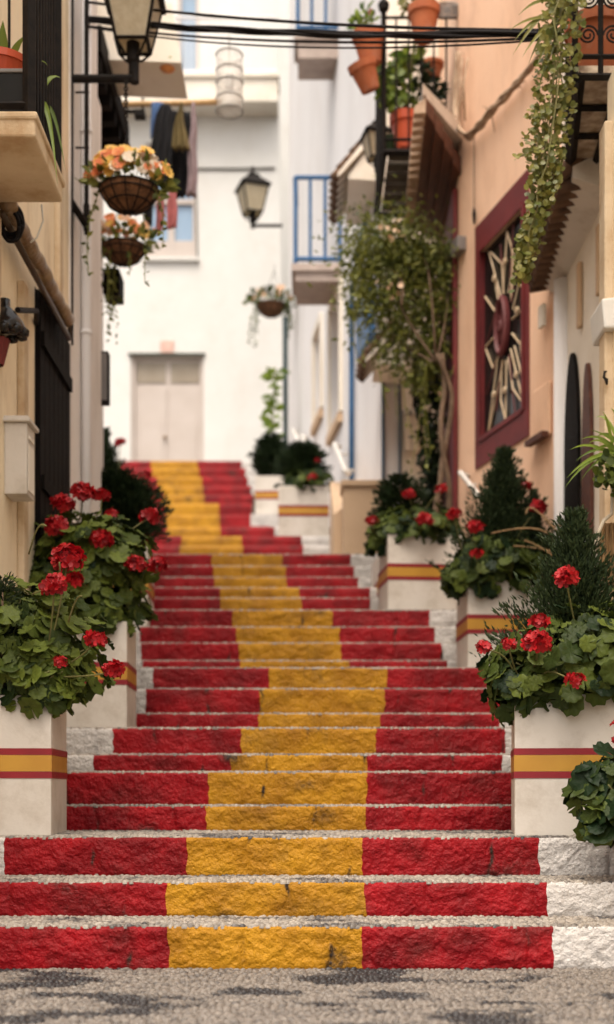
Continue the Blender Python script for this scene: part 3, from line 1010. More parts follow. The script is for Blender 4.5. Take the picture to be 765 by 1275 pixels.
# wine red painted pier round the corner
w = MB()
w.box(0.01, 1.2, 0.003, 0.05, 0.5, 6.2, WA.fr)
w.build('pier', 'wine', sh, bevel=0.01)
# small raised niche, ledge and grey wall light
w = MB()
na, nb = WS.s_at(688), WS.s_at(668)
w.box(0.02, nb, 0.003, 0.035, PZ(545, 10), PZ(478, 10), WS.fr)
w.build('raised_panel', 'salmon', sh, bevel=0.02)
w = MB()
w.box(0.02, nb + 0.02, 0.036, 0.09, PZ(548, 10), PZ(541, 10), WS.fr)
w.build('ledge', 'brown_wood', sh)
# eave with rows of flat tiles and brown boards
ev = thing('eave', (0, 0, 0), None, None, parent=sh)
e_n, e_f = np.array([PX(529, 10.9), 10.9]), np.array([PX(514, 13.2), 13.2])
i_n, i_f = np.array([1.40, 11.80]), np.array([1.41, 13.3])
EH = PZ(145, 10.9)
bd = MB()
for j in range(4):
    t0, t1 = j / 4 + 0.012, (j + 1) / 4
    p = [e_n + (i_n - e_n) * t0, e_n + (i_n - e_n) * t1, e_f + (i_f - e_f) * t0, e_f + (i_f - e_f) * t1]
    hh = EH + 0.05 - 0.035 * j
    bd.hexa(np.array([(*p[0], hh), (*p[0], hh + 0.14), (*p[2], hh), (*p[2], hh + 0.14), (*p[1], hh), (*p[1], hh + 0.14), (*p[3], hh), (*p[3], hh + 0.14)]))
bd.build('eave_boards', 'brown_wood', ev)
tl = MB()
NT = 16
dv = (e_f - e_n) / NT
for i in range(NT):
    a = e_n + dv * i
    b_ = e_n + dv * (i + 0.62)
    o_ = np.array([-0.09, 0])
    q_ = np.array([0.01, 0])
    tl.hexa(np.array([(*(a + o_), EH + 0.02), (*(a + o_), EH + 0.085), (*(b_ + o_), EH + 0.02), (*(b_ + o_), EH + 0.085),
                      (*(a + q_), EH + 0.03), (*(a + q_), EH + 0.16), (*(b_ + q_), EH + 0.03), (*(b_ + q_), EH + 0.16)]))
tl.build('eave_tiles', 'pale_tile', ev, bevel=0.006)
cp = MB()
cp.hexa(np.array([(*(e_n + [-0.02, -0.04]), EH + 0.17), (*(e_n + [-0.02, -0.04]), EH + 0.26), (*(e_f), EH + 0.17), (*(e_f), EH + 0.26),
                  (*(i_n + [0, -0.04]), EH + 0.24), (*(i_n + [0, -0.04]), EH + 0.36), (*i_f, EH + 0.24), (*i_f, EH + 0.36)]))
cp.build('eave_slab', 'planter', ev)
# iron balcony with a boarded floor
ib = thing('balcony', (0, 0, 0), None, None, parent=sh)
y0_, y1_ = 12.0, 13.3
bx0, bx1 = PX(478, 12.0), 1.40
bh_ = PZ(190, 12.0)
fl = MB()
for i in range(6):
    a = y0_ + 0.02 + i * 0.21
    fl.box(bx0 + 0.05, bx1, a, a + 0.15, bh_ + 0.002, bh_ + 0.03)
fl.build('floor_boards', mat('grey_boards', (0.10, 0.085, 0.065), (0.045, 0.035, 0.028), rough=0.9, scale=8, bump=0.4), ib)
rr = MB()
rr.bar((bx0, y0_, bh_), (bx0, y1_, bh_), 0.05)
rr.bar((bx0, y0_, bh_), (bx1, y0_, bh_), 0.05)
rr.bar((bx0, y1_, bh_), (bx1, y1_, bh_), 0.05)
top_ = PZ(22, 12.0)
for zz in (bh_ + 0.12, top_):
    rr.bar((bx0, y0_, zz), (bx0, y1_, zz), 0.022)
    rr.bar((bx0, y0_, zz), (bx1, y0_, zz), 0.022)
for a in np.linspace(bx0, bx1, 7):
    rr.tube([(a, y0_, bh_), (a, y0_, top_)], 0.010, 6)
for a in np.linspace(y0_ + 0.14, y1_, 9):
    rr.tube([(bx0, a, bh_), (bx0, a, top_)], 0.010, 6)
rr.bar((bx0, y0_, bh_ - 0.02), (bx0, y0_, top_ + 0.05), 0.035)
rr.lathe([(0, -0.05), (0.045, -0.03), (0.055, 0.02), (0.03, 0.06), (0, 0.08)], (bx0, y0_, top_ + 0.1), 12)
rr.bar((bx0, y1_ - 0.1, bh_ - 0.02), (1.38, y1_ - 0.1, bh_ - 0.55), 0.03)
rr.build('railing', 'iron', ib)

# ---- ivory house, right, with arched door leaves
vh = thing('ivory_house', (1.9, 8.8, 0.6), 'ivory house with round white column, dark arched doors and tiled eave', 'house')
w = MB()
w.box(1.9, 2.3, 7.2, 9.93, -0.2, 4.6)
w.box(1.93, 2.3, 3.0, 9.93, 4.6, 8.6)
w.build('wall', 'ivory', vh)
w = MB()
w.tube([(PX(701, 9.55), 9.55, 0.6), (PX(701, 9.55), 9.55, 4.45)], 0.066, 20)
w.build('column', 'shade_white', vh, smooth=True)
for xa, xb, yt, mt in ((706, 723, 440, 'dark_wood'), (728, 739, 452, 'brown_wood')):
    za, zb = 1.893 * F / (xb - 382.5), 1.893 * F / (xa - 382.5)
    h1_ = PZ(yt, (za + zb) / 2)
    zc, rz_ = (za + zb) / 2, (zb - za) / 2
    pr = [(za, 0.8), (zb, 0.8)] + [(zc + rz_ * math.cos(t), h1_ - 0.75 + 0.75 * math.sin(t)) for t in np.linspace(0, math.pi, 14)]
    nn = len(pr)
    m_ = MB()
    v = [(1.897, a, b_) for a, b_ in pr] + [(1.872, a, b_) for a, b_ in pr]
    m_.add(v, [np.arange(nn)[None], (np.arange(nn)[::-1] + nn)[None], np.array([(i, (i + 1) % nn, (i + 1) % nn + nn, i + nn) for i in range(nn)])])
    dl = m_.build('door', mt, vh)
    MB().tube([(1.868, zc - 0.1, 1.95), (1.84, zc - 0.1, 1.98), (1.84, zc - 0.1, 2.12), (1.868, zc - 0.1, 2.15)], 0.009, 6).build('handle', 'chrome', dl)
for za in (8.95, 8.35):
    w = MB()
    w.box(1.865, 1.897, za, za + 0.07, 3.9, 4.35)
    w.build('louvre_vent', 'tan', vh, bevel=0.01)
# eave
ve = thing('eave', (0, 0, 0), None, None, parent=vh)
m_ = MB()
ea, eb = (1.625, 8.15), (1.745, 9.92)
m_.hexa(np.array([(ea[0] + 0.04, ea[1], 4.55), (ea[0] + 0.04, ea[1], 4.62), (eb[0] + 0.04, eb[1], 4.55), (eb[0] + 0.04, eb[1], 4.62),
                  (1.93, ea[1], 4.46), (1.93, ea[1], 4.75), (1.93, eb[1], 4.46), (1.93, eb[1], 4.75)]))
m_.build('soffit', 'planter', ve)
m_ = MB()
NT = 16
for i in range(NT):
    t = (i + 0.5) / NT
    x_, y_ = ea[0] + (eb[0] - ea[0]) * t, ea[1] + (eb[1] - ea[1]) * t
    m_.tube([(x_ - 0.07, y_, 4.585), (x_ + 0.17, y_, 4.72), (1.93, y_, 4.85)], [0.058, 0.05, 0.048], 8)
    m_.tube([(x_ - 0.04, y_ + 0.055, 4.545), (x_ + 0.12, y_ + 0.055, 4.57)], [0.05, 0.045], 8)
m_.build('eave_tiles', 'tile', ve, smooth=True)
# overhanging iron balcony with patterned tiles under it
vb = thing('balcony', (0, 0, 0), None, None, parent=vh)
vz0, vz1, vx0, vx1, vH = 7.2, 8.18, 1.485, 1.93, PZ(93, 7.2)
m_ = MB()
m_.hexa(np.array([(vx0, vz0, vH), (vx0, vz0, vH + 0.05), (vx0 + 0.15, vz1, vH), (vx0 + 0.15, vz1, vH + 0.05),
                  (vx1, vz0, vH), (vx1, vz0, vH + 0.05), (vx1, vz1, vH), (vx1, vz1, vH + 0.05)]))
tmat = mat('patterned_tile', (0.56, 0.46, 0.35), (0.20, 0.13, 0.08), rough=0.5, scale=13, detail=3)
m_.build('tile_soffit', tmat, vb)
m_ = MB()
for a in np.linspace(0, 1, 4):
    y_ = vz0 + (vz1 - vz0) * a
    m_.bar((vx0 + 0.15 * a, y_, vH - 0.012), (vx1, y_, vH - 0.012), 0.032)
m_.bar((vx0 + 0.02, vz0, vH - 0.014), (vx0 + 0.17, vz1, vH - 0.014), 0.05)
m_.bar((vx0 + 0.26, vz0, vH - 0.016), (vx0 + 0.33, vz1, vH - 0.016), 0.035)
m_.build('iron_frame', 'iron', vb)
m_ = MB()
for zz in (vH + 0.1, vH + 0.55, vH + 0.98):
    m_.bar((vx0, vz0, zz), (vx1, vz0, zz), 0.022)
    m_.bar((vx0, vz0, zz), (vx0 + 0.15, vz1, zz), 0.022)
for a in (0, 0.14, 0.28, 0.42):
    m_.bar((vx0 + a, vz0, vH), (vx0 + a, vz0, vH + 1.0), 0.022)
for a in np.linspace(0, 1, 8):
    m_.bar((vx0 + 0.15 * a, vz0 + (vz1 - vz0) * a, vH), (vx0 + 0.15 * a, vz0 + (vz1 - vz0) * a, vH + 1.0), 0.018)
for cx_, sgn in ((vx0 + 0.07, 1), (vx0 + 0.21, -1), (vx0 + 0.35, 1)):
    for zc2, up_ in ((vH + 0.22, 1), (vH + 0.42, -1)):
        th = np.linspace(0, 4.2 * math.pi, 40)
        rr_ = 0.055 * (1 - th / th[-1] * 0.8)
        m_.tube(np.stack([cx_ + sgn * rr_ * np.cos(th), np.full(40, vz0), zc2 + up_ * rr_ * np.sin(th)], 1), 0.006, 5)
m_.build('railing', 'iron', vb)

# ---- honey coloured house end, nearest right
hh_ = thing('honey_house', (1.75, 6, 0), 'honey coloured timbered wall end at the right edge, with white ledge', 'house')
w = MB()
w.box(1.66, 1.893, 3.9, 7.19, -0.2, 3.15)
w.box(1.66, 1.893, 3.9, 7.19, 3.15, 4.62)
w.build('wall', 'cream', hh_)
w = MB()
w.box(1.615, 1.69, 7.06, 7.20, 1.0, 4.35)
w.build('corner_post', 'slab_paint', hh_, bevel=0.01)
w = MB()
w.hexa(np.array([(1.60, 7.0, 3.20), (1.585, 7.0, 3.36), (1.60, 7.3, 3.20), (1.585, 7.3, 3.36), (1.95, 7.0, 3.20), (1.95, 7.0, 3.40), (1.95, 7.3, 3.20), (1.95, 7.3, 3.40)]))
w.build('ledge', 'white', hh_, bevel=0.012)

# ================================================================== planters
PW, PD, PH = 0.64, 0.58, 0.656


def make_planter():
    t = thing('planter_box', (0, 0, 0), None, 'planter', 'white planters with a red and yellow band along the stairs')
    m_ = MB()
    k = 0.03
    x, y = PW / 2, PD / 2
    m_.box(-x, x, -y, -y + k, 0, PH)
    m_.box(-x, x, y - k, y, 0, PH)
    m_.box(-x, -x + k, -y + k, y - k, 0, PH)
    m_.box(x - k, x, -y + k, y - k, 0, PH)
    m_.box(-x + k, x - k, -y + k, y - k, 0.01, 0.05)
    m_.build('box', 'planter', t, local=True, bevel=0.005)
    for nm, mt, a, b_, o_ in (('red_band', 'band_red', 0.575, 0.622, 0.0035), ('red_band', 'band_red', 0.41, 0.457, 0.0035), ('yellow_band', 'band_yellow', 0.457, 0.575, 0.0025)):
        m_ = MB()
        X, Y = x + o_, y + o_
        za, zb = a * PH, b_ * PH
        if nm == 'yellow_band':
            za, zb = za + 0.0008, zb - 0.0008
        m_.box(-X, X, -Y, -y - 0.0005, za, zb)
        m_.box(-X, X, y + 0.0005, Y, za, zb)
        m_.box(-X, -x - 0.0005, -y - 0.0005, y + 0.0005, za, zb)
        m_.box(x + 0.0005, X, -y - 0.0005, y + 0.0005, za, zb)
        m_.build(nm, mt, t, local=True)
    m_ = MB()
    m_.box(-x + k, x - k, -y + k, y - k, PH - 0.12, PH - 0.06)
    m_.build('soil', 'soil', t, local=True)
    return t


def copy_tree(o, parent=None):
    c = o.copy()
    COL.objects.link(c)
    c.parent = parent
    ORG[c.name] = ORG.get(o.name, Matrix.Identity(4))
    for ch_ in list(o.children):
        copy_tree(ch_, c)
    return c


proto = make_planter()
PL = {}
SPOTS = [('L1', 'right', 64, 6.05, None, 0.06, 'white planter with red and yellow band standing lowest on the left'),
         ('L2', 'right', 158, 7.95, None, 0.03, 'white planter with red and yellow band just behind the lowest left one'),
         ('L3', 'right', 184, 10.66, None, 0.03, 'white planter mostly hidden by the second big geranium on the left side'),
         ('L4', 'right', 160, 14.5, None, 0.0, 'white planter hidden behind the dark bushy conifers on the left of the stairs'),
         ('R1', 'left', 641, 6.05, None, -0.13, 'white planter with red and yellow band standing lowest on the right side, below a cypress'),
         ('R2', 'left', 583, 9.45, None, 0.03, 'white planter in front of the salmon wall under the star window'),
         ('R3', 'left', 483.5, 11.0, None, 0.09, 'white planter beside the wine red pier, below the climbing vine'),
         ('R3b', 'left', 470.5, 11.95, STEPS[13]['h'], 0.05, 'white planter peeping out behind the one beside the wine red pier'),
         ('R4', 'left', 347, 16.5, None, 0.02, 'small looking white planter in front of the tan plinth of the pale house'),
         ('R5', 'left', 318, 21.4, 5.19, 0.0, 'farthest white planter, at the top of the stairs on the right')]
for i, (key, side, px_, z, base, rz, label) in enumerate(SPOTS):
    o = proto if i == 0 else copy_tree(proto)
    b_ = tread_height(z) if base is None else base
    sx_ = -1 if side == 'right' else 1
    off = np.array([sx_ * PW / 2, PD / 2])
    c, s2 = math.cos(rz), math.sin(rz)
    ctr = np.array([PX(px_, z), z]) + np.array([c * off[0] - s2 * off[1], s2 * off[0] + c * off[1]])
    o.location = (ctr[0], ctr[1], b_ + 0.004)
    o.rotation_euler = (0, 0, rz)
    o['label'] = label
    PL[key] = (ctr[0], ctr[1], b_ + PH)

# ================================================================== plants
# geranium leaf: scalloped round funnel with folds
_n = 22
_an = np.linspace(0.10, 2 * np.pi - 0.10, _n)
_sc = 1.0 + 0.10 * np.cos(_an * 8.0) - 0.02
_lv = [np.array([[0, 0, 0.0]])]
for rr_, zz_ in ((0.45, 0.05), (0.8, 0.12), (1.0, 0.17)):
    rad = rr_ * (np.ones(_n) if rr_ < 0.9 else _sc)
    wv = (0.085 * rr_) * np.cos(_an * 8.0) + 0.09 * rr_ * np.cos(_an * 2 + 0.5)
    _lv.append(np.stack([rad * np.sin(_an), -rad * np.cos(_an), zz_ + wv - (0.10 if rr_ == 1.0 else 0)], 1))
LEAF_V = np.concatenate(_lv)
_t = [(0, 1 + j, 2 + j) for j in range(_n - 1)]
_q = [(1 + r_ * _n + j, 1 + r_ * _n + j + 1, 1 + (r_ + 1) * _n + j + 1, 1 + (r_ + 1) * _n + j) for r_ in range(2) for j in range(_n - 1)]
_q = [(a, d_, c_, b2) for a, b2, c_, d_ in _q]
LEAF_F = [np.array(_t), np.array(_q)]
# slim blade leaf along +Y
BLADE_V = np.array([(0, 0, 0), (-0.28, 0.3, 0.03), (0, 0.32, -0.02), (0.28, 0.3, 0.03), (-0.22, 0.65, 0.02), (0, 0.68, -0.03), (0.22, 0.65, 0.02), (0, 1, -0.10)])
BLADE_F = [np.array([(0, 2, 1), (0, 3, 2), (4, 5, 7), (5, 6, 7)]), np.array([(1, 2, 5, 4), (2, 3, 6, 5)])]
# round little leaf
_a8 = np.linspace(0, 2 * np.pi, 9)[:-1]
ROUND_V = np.concatenate([np.array([[0, 0.5, -0.06]]), np.stack([0.5 * np.sin(_a8), 0.5 - 0.5 * np.cos(_a8), 0.04 * np.cos(2 * _a8)], 1)])
ROUND_F = [np.array([(0, 1 + j, 1 + (j + 1) % 8) for j in range(8)])]
# petal
PETAL_V = np.array([(0, 0, 0), (-0.32, 0.45, 0.06), (0, 0.5, 0.0), (0.32, 0.45, 0.06), (-0.34, 0.85, 0.16), (0, 0.92, 0.10), (0.34, 0.85, 0.16), (0, 1.04, 0.18)])
PETAL_F = [np.array([(0, 2, 1), (0, 3, 2), (4, 5, 7), (5, 6, 7)]), np.array([(1, 2, 5, 4), (2, 3, 6, 5)])]
# needle
NEED_V = np.array([(0, 0, 0), (-0.16, 0.4, 0.03), (0.16, 0.4, 0.03), (0, 1, 0.0), (0, 0.4, -0.12)])
NEED_F = [np.array([(0, 1, 4), (0, 4, 2), (1, 3, 4), (4, 3, 2), (0, 2, 1), (1, 2, 3)])]


def flower_head(parent, c, r, mt='petal_red', florets=26, up=(0, -0.3, 1), petal=0.52):
    """Ball of five-petalled florets."""
    m_ = MB()
    c = np.asarray(c, float)
    d = ell(florets, -0.45)
    upv = np.asarray(up, float)
    upv /= np.linalg.norm(upv)
    f0 = frames(upv[None], [0.0])[0]
    d = d @ f0.T
    pos = c + d * r * rng.uniform(0.55, 0.95, (florets, 1)) * np.array([1, 1, 0.8])
    nr = d + rng.normal(0, 0.25, d.shape)
    fr_ = frames(nr)
    for p in range(5):
        a = p * 2 * math.pi / 5
        ca, sa = math.cos(a), math.sin(a)
        rot = np.array([[ca, -sa, 0], [sa, ca, 0], [0, 0, 1]])
        m_.inst(PETAL_V, PETAL_F, fr_ @ rot, r * petal * rng.uniform(0.8, 1.15, florets), pos, np.clip(rng.normal(0.35, 0.28, florets), 0, 1))
    return m_.build('flower_head', mt, parent, smooth=True)


def stem_pts(a, b, bow=0.03):
    a, b = np.asarray(a, float), np.asarray(b, float)
    t = np.linspace(0, 1, 7)[:, None]
    side = rng.normal(0, bow, 3)
    return a + (b - a) * t + side * np.sin(t * np.pi) + np.array([0, 0, bow]) * np.sin(t * np.pi)


def geranium(name_label, base, blobs, flowers, leaf=0.055, density=1.0, stems=14, extra_stems=(), dark=0.0, group=None, flower_r=None):
    """blobs: (centre xyz, radii xyz, count). flowers: (xyz, radius, florets)."""
    t = thing('geranium', base, name_label, 'geranium', group)
    m_ = MB()
    for c, rad, cnt in blobs:
        c, rad = np.asarray(c, float), np.asarray(rad, float)
        n_ = int(cnt * density * 1.75)
        d = ell(n_, -0.75)
        k = rng.uniform(0, 1, n_)
        rr_ = np.where(k < 0.68, rng.uniform(0.82, 1.04, n_), rng.uniform(0.35, 0.82, n_))
        lump = np.array([mnoise.noise(Vector((float(v[0]) * 2.3 + c[0] * 9, float(v[1]) * 2.3, float(v[2]) * 2.3))) for v in d])
        rr_ = rr_ * (1 + 0.34 * lump)
        pos = c + d * rad * rr_[:, None]
        nr = d * np.array([1, 1, 0.8]) + np.array([0, -0.15, 0.55]) + rng.normal(0, 0.42, d.shape)
        tint = np.clip(rng.beta(1.5, 1.9, n_) + dark, 0, 1)
        m_.inst(LEAF_V, LEAF_F, frames(nr), leaf * rng.uniform(0.42, 1.08, n_), pos, tint)
    m_.build('foliage', 'leaf', t, smooth=True)
    s_ = MB()
    b0_ = np.asarray(base, float)
    for c, rad, cnt in blobs:
        c, rad = np.asarray(c, float), np.asarray(rad, float)
        for _ in range(stems):
            d = ell(1, -0.1)[0]
            s_.tube(stem_pts(b0_ + np.array([rng.uniform(-.12, .12), rng.uniform(-.12, .12), -0.03]), c + d * rad * 0.9), [0.006, 0.006, 0.005, 0.005, 0.004, 0.004, 0.003], 5)
    for f in flowers:
        fc = np.asarray(f[0], float)
        c = min((np.asarray(b_[0], float) for b_ in blobs), key=lambda q: np.linalg.norm(q - fc))
        s_.tube(stem_pts(c + (fc - c) * 0.2, fc - np.array([0, 0, 0.01]), 0.02), 0.0042, 5)
    for a, b_ in extra_stems:
        s_.tube(stem_pts(a, b_, 0.03), 0.004, 5)
    s_.build('stems', 'stem', t, smooth=True)
    for f in flowers:
        flower_head(t, f[0], f[1], florets=f[2] if len(f) > 2 else 26)
    return t


def conifer(label, base, h, rad, n_br=240, mt='needle', shape='cone', name='cypress', dark=0.0, lean=(0, 0), group=None, needle=0.028):
    t = thing(name, base, label, 'conifer', group)
    base = np.asarray(base, float)
    tk = MB()
    pts = [base + np.array([lean[0] * u, lean[1] * u, h * u - 0.05]) for u in np.linspace(0, 0.97, 8)]
    tk.tube(pts, np.linspace(0.022, 0.004, 8), 6)
    tk.build('trunk', 'bark', t, smooth=True)
    m_ = MB()
    for i in range(n_br):
        u = rng.uniform(0.02, 1.0) ** 0.9
        if shape == 'cone':
            L = rad * (1.05 - u) ** 0.85 * rng.uniform(0.35, 1.35) + 0.04
            el = R(rng.uniform(28, 62)) + u * 0.4
        else:
            L = rad * math.sqrt(max(0.02, 1 - (2 * u - 1) ** 2)) * rng.uniform(0.7, 1.12)
            el = R(rng.uniform(-5, 45))
        a = rng.uniform(0, 2 * math.pi)
        d = np.array([math.cos(a) * math.cos(el), math.sin(a) * math.cos(el), math.sin(el)])
        o_ = base + np.array([lean[0] * u, lean[1] * u, h * u * (0.93 if shape == 'cone' else 1) - (L * math.sin(el) * 0.5)])
        k = max(8, int(L / 0.009))
        s2 = rng.uniform(0.25, 1.0, k)
        side = np.cross(d, [0, 0, 1])
        side /= np.linalg.norm(side) + 1e-9
        fan = rng.normal(0, 0.16, k) * L
        pos = o_ + d * (s2 * L)[:, None] + side * fan[:, None] * 0.7 + rng.normal(0, 0.006, (k, 3))
        dirs = d + side * (fan / L * 2.6)[:, None] + rng.normal(0, 0.22, (k, 3)) + np.array([0, 0, 0.25])
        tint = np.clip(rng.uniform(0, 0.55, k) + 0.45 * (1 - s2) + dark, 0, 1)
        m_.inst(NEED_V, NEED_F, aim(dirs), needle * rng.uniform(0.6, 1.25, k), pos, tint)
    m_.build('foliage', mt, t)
    return t


GG = None
# ---- left front geranium
p = PL['L1']
F1 = [(P(68, 728, 5.92), 0.058, 30), (P(119, 797, 5.9), 0.048, 24), (P(141, 834, 5.85), 0.05, 24), (P(75, 824, 5.78), 0.034, 14), (P(84, 697, 6.05), 0.078, 40)]
geranium('lush geranium with five red blooms spilling from the lowest left planter', (p[0], p[1], p[2] - 0.06),
         [((p[0] + 0.10, p[1] - 0.02, p[2] + 0.20), (0.42, 0.36, 0.34), 330), ((p[0] + 0.28, p[1] - 0.16, p[2] + 0.09), (0.16, 0.22, 0.18), 110), ((p[0] - 0.1, p[1] + 0.1, p[2] + 0.34), (0.36, 0.3, 0.30), 160)],
         F1, leaf=0.062, extra_stems=[(P(40, 740, 6.0), P(74, 700, 5.9)), (P(85, 775, 5.95), P(102, 742, 5.85)), (P(36, 690, 6.1), P(58, 655, 6.0))])
conifer('dark rosemary like shrub behind the lowest left geranium', (PX(2, 6.1), 6.12, p[2] - 0.06), 0.62, 0.18, 130, shape='oval', name='rosemary_shrub', dark=0.15)
# ---- second left geranium
p = PL['L2']
F2 = [(P(102, 614, 8.05), 0.072, 34), (P(127, 617, 8.1), 0.055, 26), (P(79, 628, 8.0), 0.068, 30), (P(71, 657, 7.95), 0.075, 34), (P(140, 641, 8.1), 0.046, 22), (P(187, 643, 8.2), 0.062, 30),
      (P(126, 672, 7.85), 0.068, 32), (P(92, 722, 7.72), 0.058, 26), (P(168, 703, 7.85), 0.062, 30), (P(197, 703, 8.05), 0.06, 28)]
geranium('tall geranium with ten red blooms in the second planter on the left', (p[0], p[1], p[2] - 0.06),
         [((p[0] + 0.05, p[1] - 0.02, p[2] + 0.16), (0.38, 0.36, 0.36), 290), ((p[0] + 0.13, p[1] - 0.1, p[2] + 0.42), (0.30, 0.3, 0.28), 150), ((p[0] + 0.20, p[1] - 0.18, p[2] + 0.04), (0.14, 0.18, 0.14), 70), ((p[0] - 0.08, p[1], p[2] + 0.48), (0.26, 0.26, 0.24), 90)],
         F2, leaf=0.066, dark=0.08)
# ---- bushes further up on the left
p = PL['L3']
conifer('rounded dark green conifer overhanging the red steps, left of the stairs', (p[0] + 0.0, p[1], p[2] - 0.06), 0.72, 0.47, 700, shape='oval', name='dwarf_conifer', mt='leaf_dark', needle=0.045)
p = PL['L4']
conifer('taller dark conifer half hidden behind the grey corner pier', (PX(128, 14.6), 14.7, p[2] - 0.06), 0.95, 0.34, 300, shape='cone', name='dwarf_conifer', mt='leaf_dark', needle=0.06, dark=0.1)
geranium('small geranium with dim red blooms below the taller dark conifer', (PX(150, 14.4), 14.5, p[2] - 0.06), [((PX(150, 14.4), 14.4, p[2] + 0.05), (0.26, 0.2, 0.2), 60)],
         [(P(150, 551, 14.35), 0.06, 18), (P(182, 592, 14.0), 0.06, 16), (P(200, 618, 14.0), 0.05, 14)], leaf=0.06, stems=4, dark=0.2)
# ---- right front
p = PL['R1']
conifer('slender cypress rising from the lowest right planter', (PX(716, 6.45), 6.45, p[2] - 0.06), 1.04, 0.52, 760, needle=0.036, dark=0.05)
geranium('geranium with six red blooms spilling over the lowest right planter', (p[0], p[1], p[2] - 0.06),
         [((p[0] + 0.0, p[1] - 0.08, p[2] + 0.14), (0.42, 0.36, 0.26), 330), ((p[0] - 0.28, p[1] - 0.1, p[2] + 0.04), (0.17, 0.24, 0.17), 95), ((p[0] + 0.24, p[1] - 0.05, p[2] + 0.30), (0.24, 0.3, 0.20), 80)],
         [(P(705, 720, 5.98), 0.056, 30), (P(603, 806, 5.9), 0.038, 20), (P(669, 800, 5.78), 0.062, 34), (P(634, 803, 5.85), 0.036, 18), (P(716, 847, 5.72), 0.042, 18), (P(672, 774, 5.9), 0.044, 20)],
         leaf=0.060, dark=0.16)
# ---- second right
p = PL['R2']
conifer('cypress in the planter under the star window', (PX(627, 9.75), 9.75, p[2] - 0.06), 1.14, 0.52, 820, needle=0.040, dark=0.12)
conifer('short spiky cypress beside the taller one under the star window', (PX(666, 9.75), 9.78, p[2] - 0.06), 0.82, 0.2, 240, needle=0.036)
geranium('dark leaved geranium with red blooms in the planter under the star window', (p[0], p[1], p[2] - 0.06),
         [((p[0] - 0.04, p[1] - 0.1, p[2] + 0.10), (0.40, 0.34, 0.24), 250), ((p[0] - 0.28, p[1] - 0.1, p[2] + 0.05), (0.18, 0.2, 0.18), 80)],
         [(P(566, 640, 9.4), 0.052, 24), (P(592, 656, 9.3), 0.058, 26), (P(670, 632, 9.5), 0.066, 30), (P(655, 604, 9.7), 0.046, 20), (P(594, 690, 9.25), 0.045, 14)],
         leaf=0.068, dark=0.28)
s_ = MB()
for a, b_ in (((655, 640), (700, 668)), ((612, 664), (690, 668)), ((640, 680), (705, 690)), ((690, 655), (712, 668)), ((650, 672), (700, 700))):
    s_.tube(stem_pts(P(*a, 9.3), P(*b_, 9.2), 0.05), 0.006, 5)
tag(s_.build('dry_grass', 'straw', smooth=True), 'few dry bent grass stalks above the planter under the star window', 'dry grass')
# ---- third right
p = PL['R3']
conifer('dark conifer in the planter beside the wine red pier', (PX(498, 11.3), 11.3, p[2] - 0.06), 0.62, 0.24, 260, shape='oval', mt='leaf_dark', name='dwarf_conifer', needle=0.05)
geranium('low geranium with red blooms in the planter beside the wine red pier', (p[0], p[1], p[2] - 0.06),
         [((p[0] - 0.02, p[1] - 0.05, p[2] + 0.08), (0.40, 0.32, 0.20), 190), ((p[0] - 0.34, p[1] - 0.05, p[2] + 0.0), (0.12, 0.2, 0.14), 40)],
         [(P(509, 616, 11.0), 0.056, 22), (P(550, 609, 11.1), 0.052, 20), (P(463, 649, 10.95), 0.055, 22), (P(529, 648, 10.85), 0.07, 28)], leaf=0.07, dark=0.22)
p = PL['R3b']
conifer('dark small conifer in the planter peeping out behind', (p[0], p[1], p[2] - 0.06), 0.5, 0.26, 150, shape='oval', mt='leaf_dark', name='dwarf_conifer', needle=0.05, dark=0.2)
p = PL['R4']
conifer('dark wide conifer in the planter before the tan plinth', (p[0], p[1], p[2] - 0.06), 0.66, 0.34, 330, shape='oval', mt='leaf_dark', name='dwarf_conifer', needle=0.06)
geranium('small geranium with dim red blooms in the planter before the tan plinth', (p[0], p[1], p[2] - 0.06), [((p[0] + 0.05, p[1] - 0.12, p[2] + 0.1), (0.34, 0.24, 0.2), 80)],
         [(P(390, 594, 16.3), 0.06, 18), (P(396, 574, 16.6), 0.05, 14)], leaf=0.07, stems=4, dark=0.3)
p = PL['R5']
conifer('dark clipped conifer in the farthest planter', (PX(337, 21.7), 21.7, p[2] - 0.06), 0.8, 0.32, 300, shape='oval', mt='leaf_dark', name='dwarf_conifer', needle=0.07, dark=0.1)


def blade_spray(m_, o_, tips, L, n_=10, wid=0.3, tint=(0.1, 0.8)):
    pass


# bamboo-like sprig above the farthest planter
t = thing('bamboo_sprig', P(341, 560, 22), 'thin pale green sprig growing tall behind the farthest planter', 'plant')
s_ = MB()
s_.tube([P(341, 585, 22), P(340, 520, 22), P(343, 458, 22)], 0.012, 5)
s_.build('stem', 'stem', t)
m_ = MB()
n_ = 60
pos = np.array([P(341 + rng.normal(0, 2), rng.uniform(455, 545), 22) for _ in range(n_)])
m_.inst(BLADE_V, BLADE_F, aim(np.stack([rng.normal(0, 1, n_), rng.normal(0, 0.7, n_), rng.uniform(-0.4, 0.7, n_)], 1)), rng.uniform(0.12, 0.26, n_), pos, rng.uniform(0, 0.7, n_))
m_.build('foliage', 'bright_leaf', t)

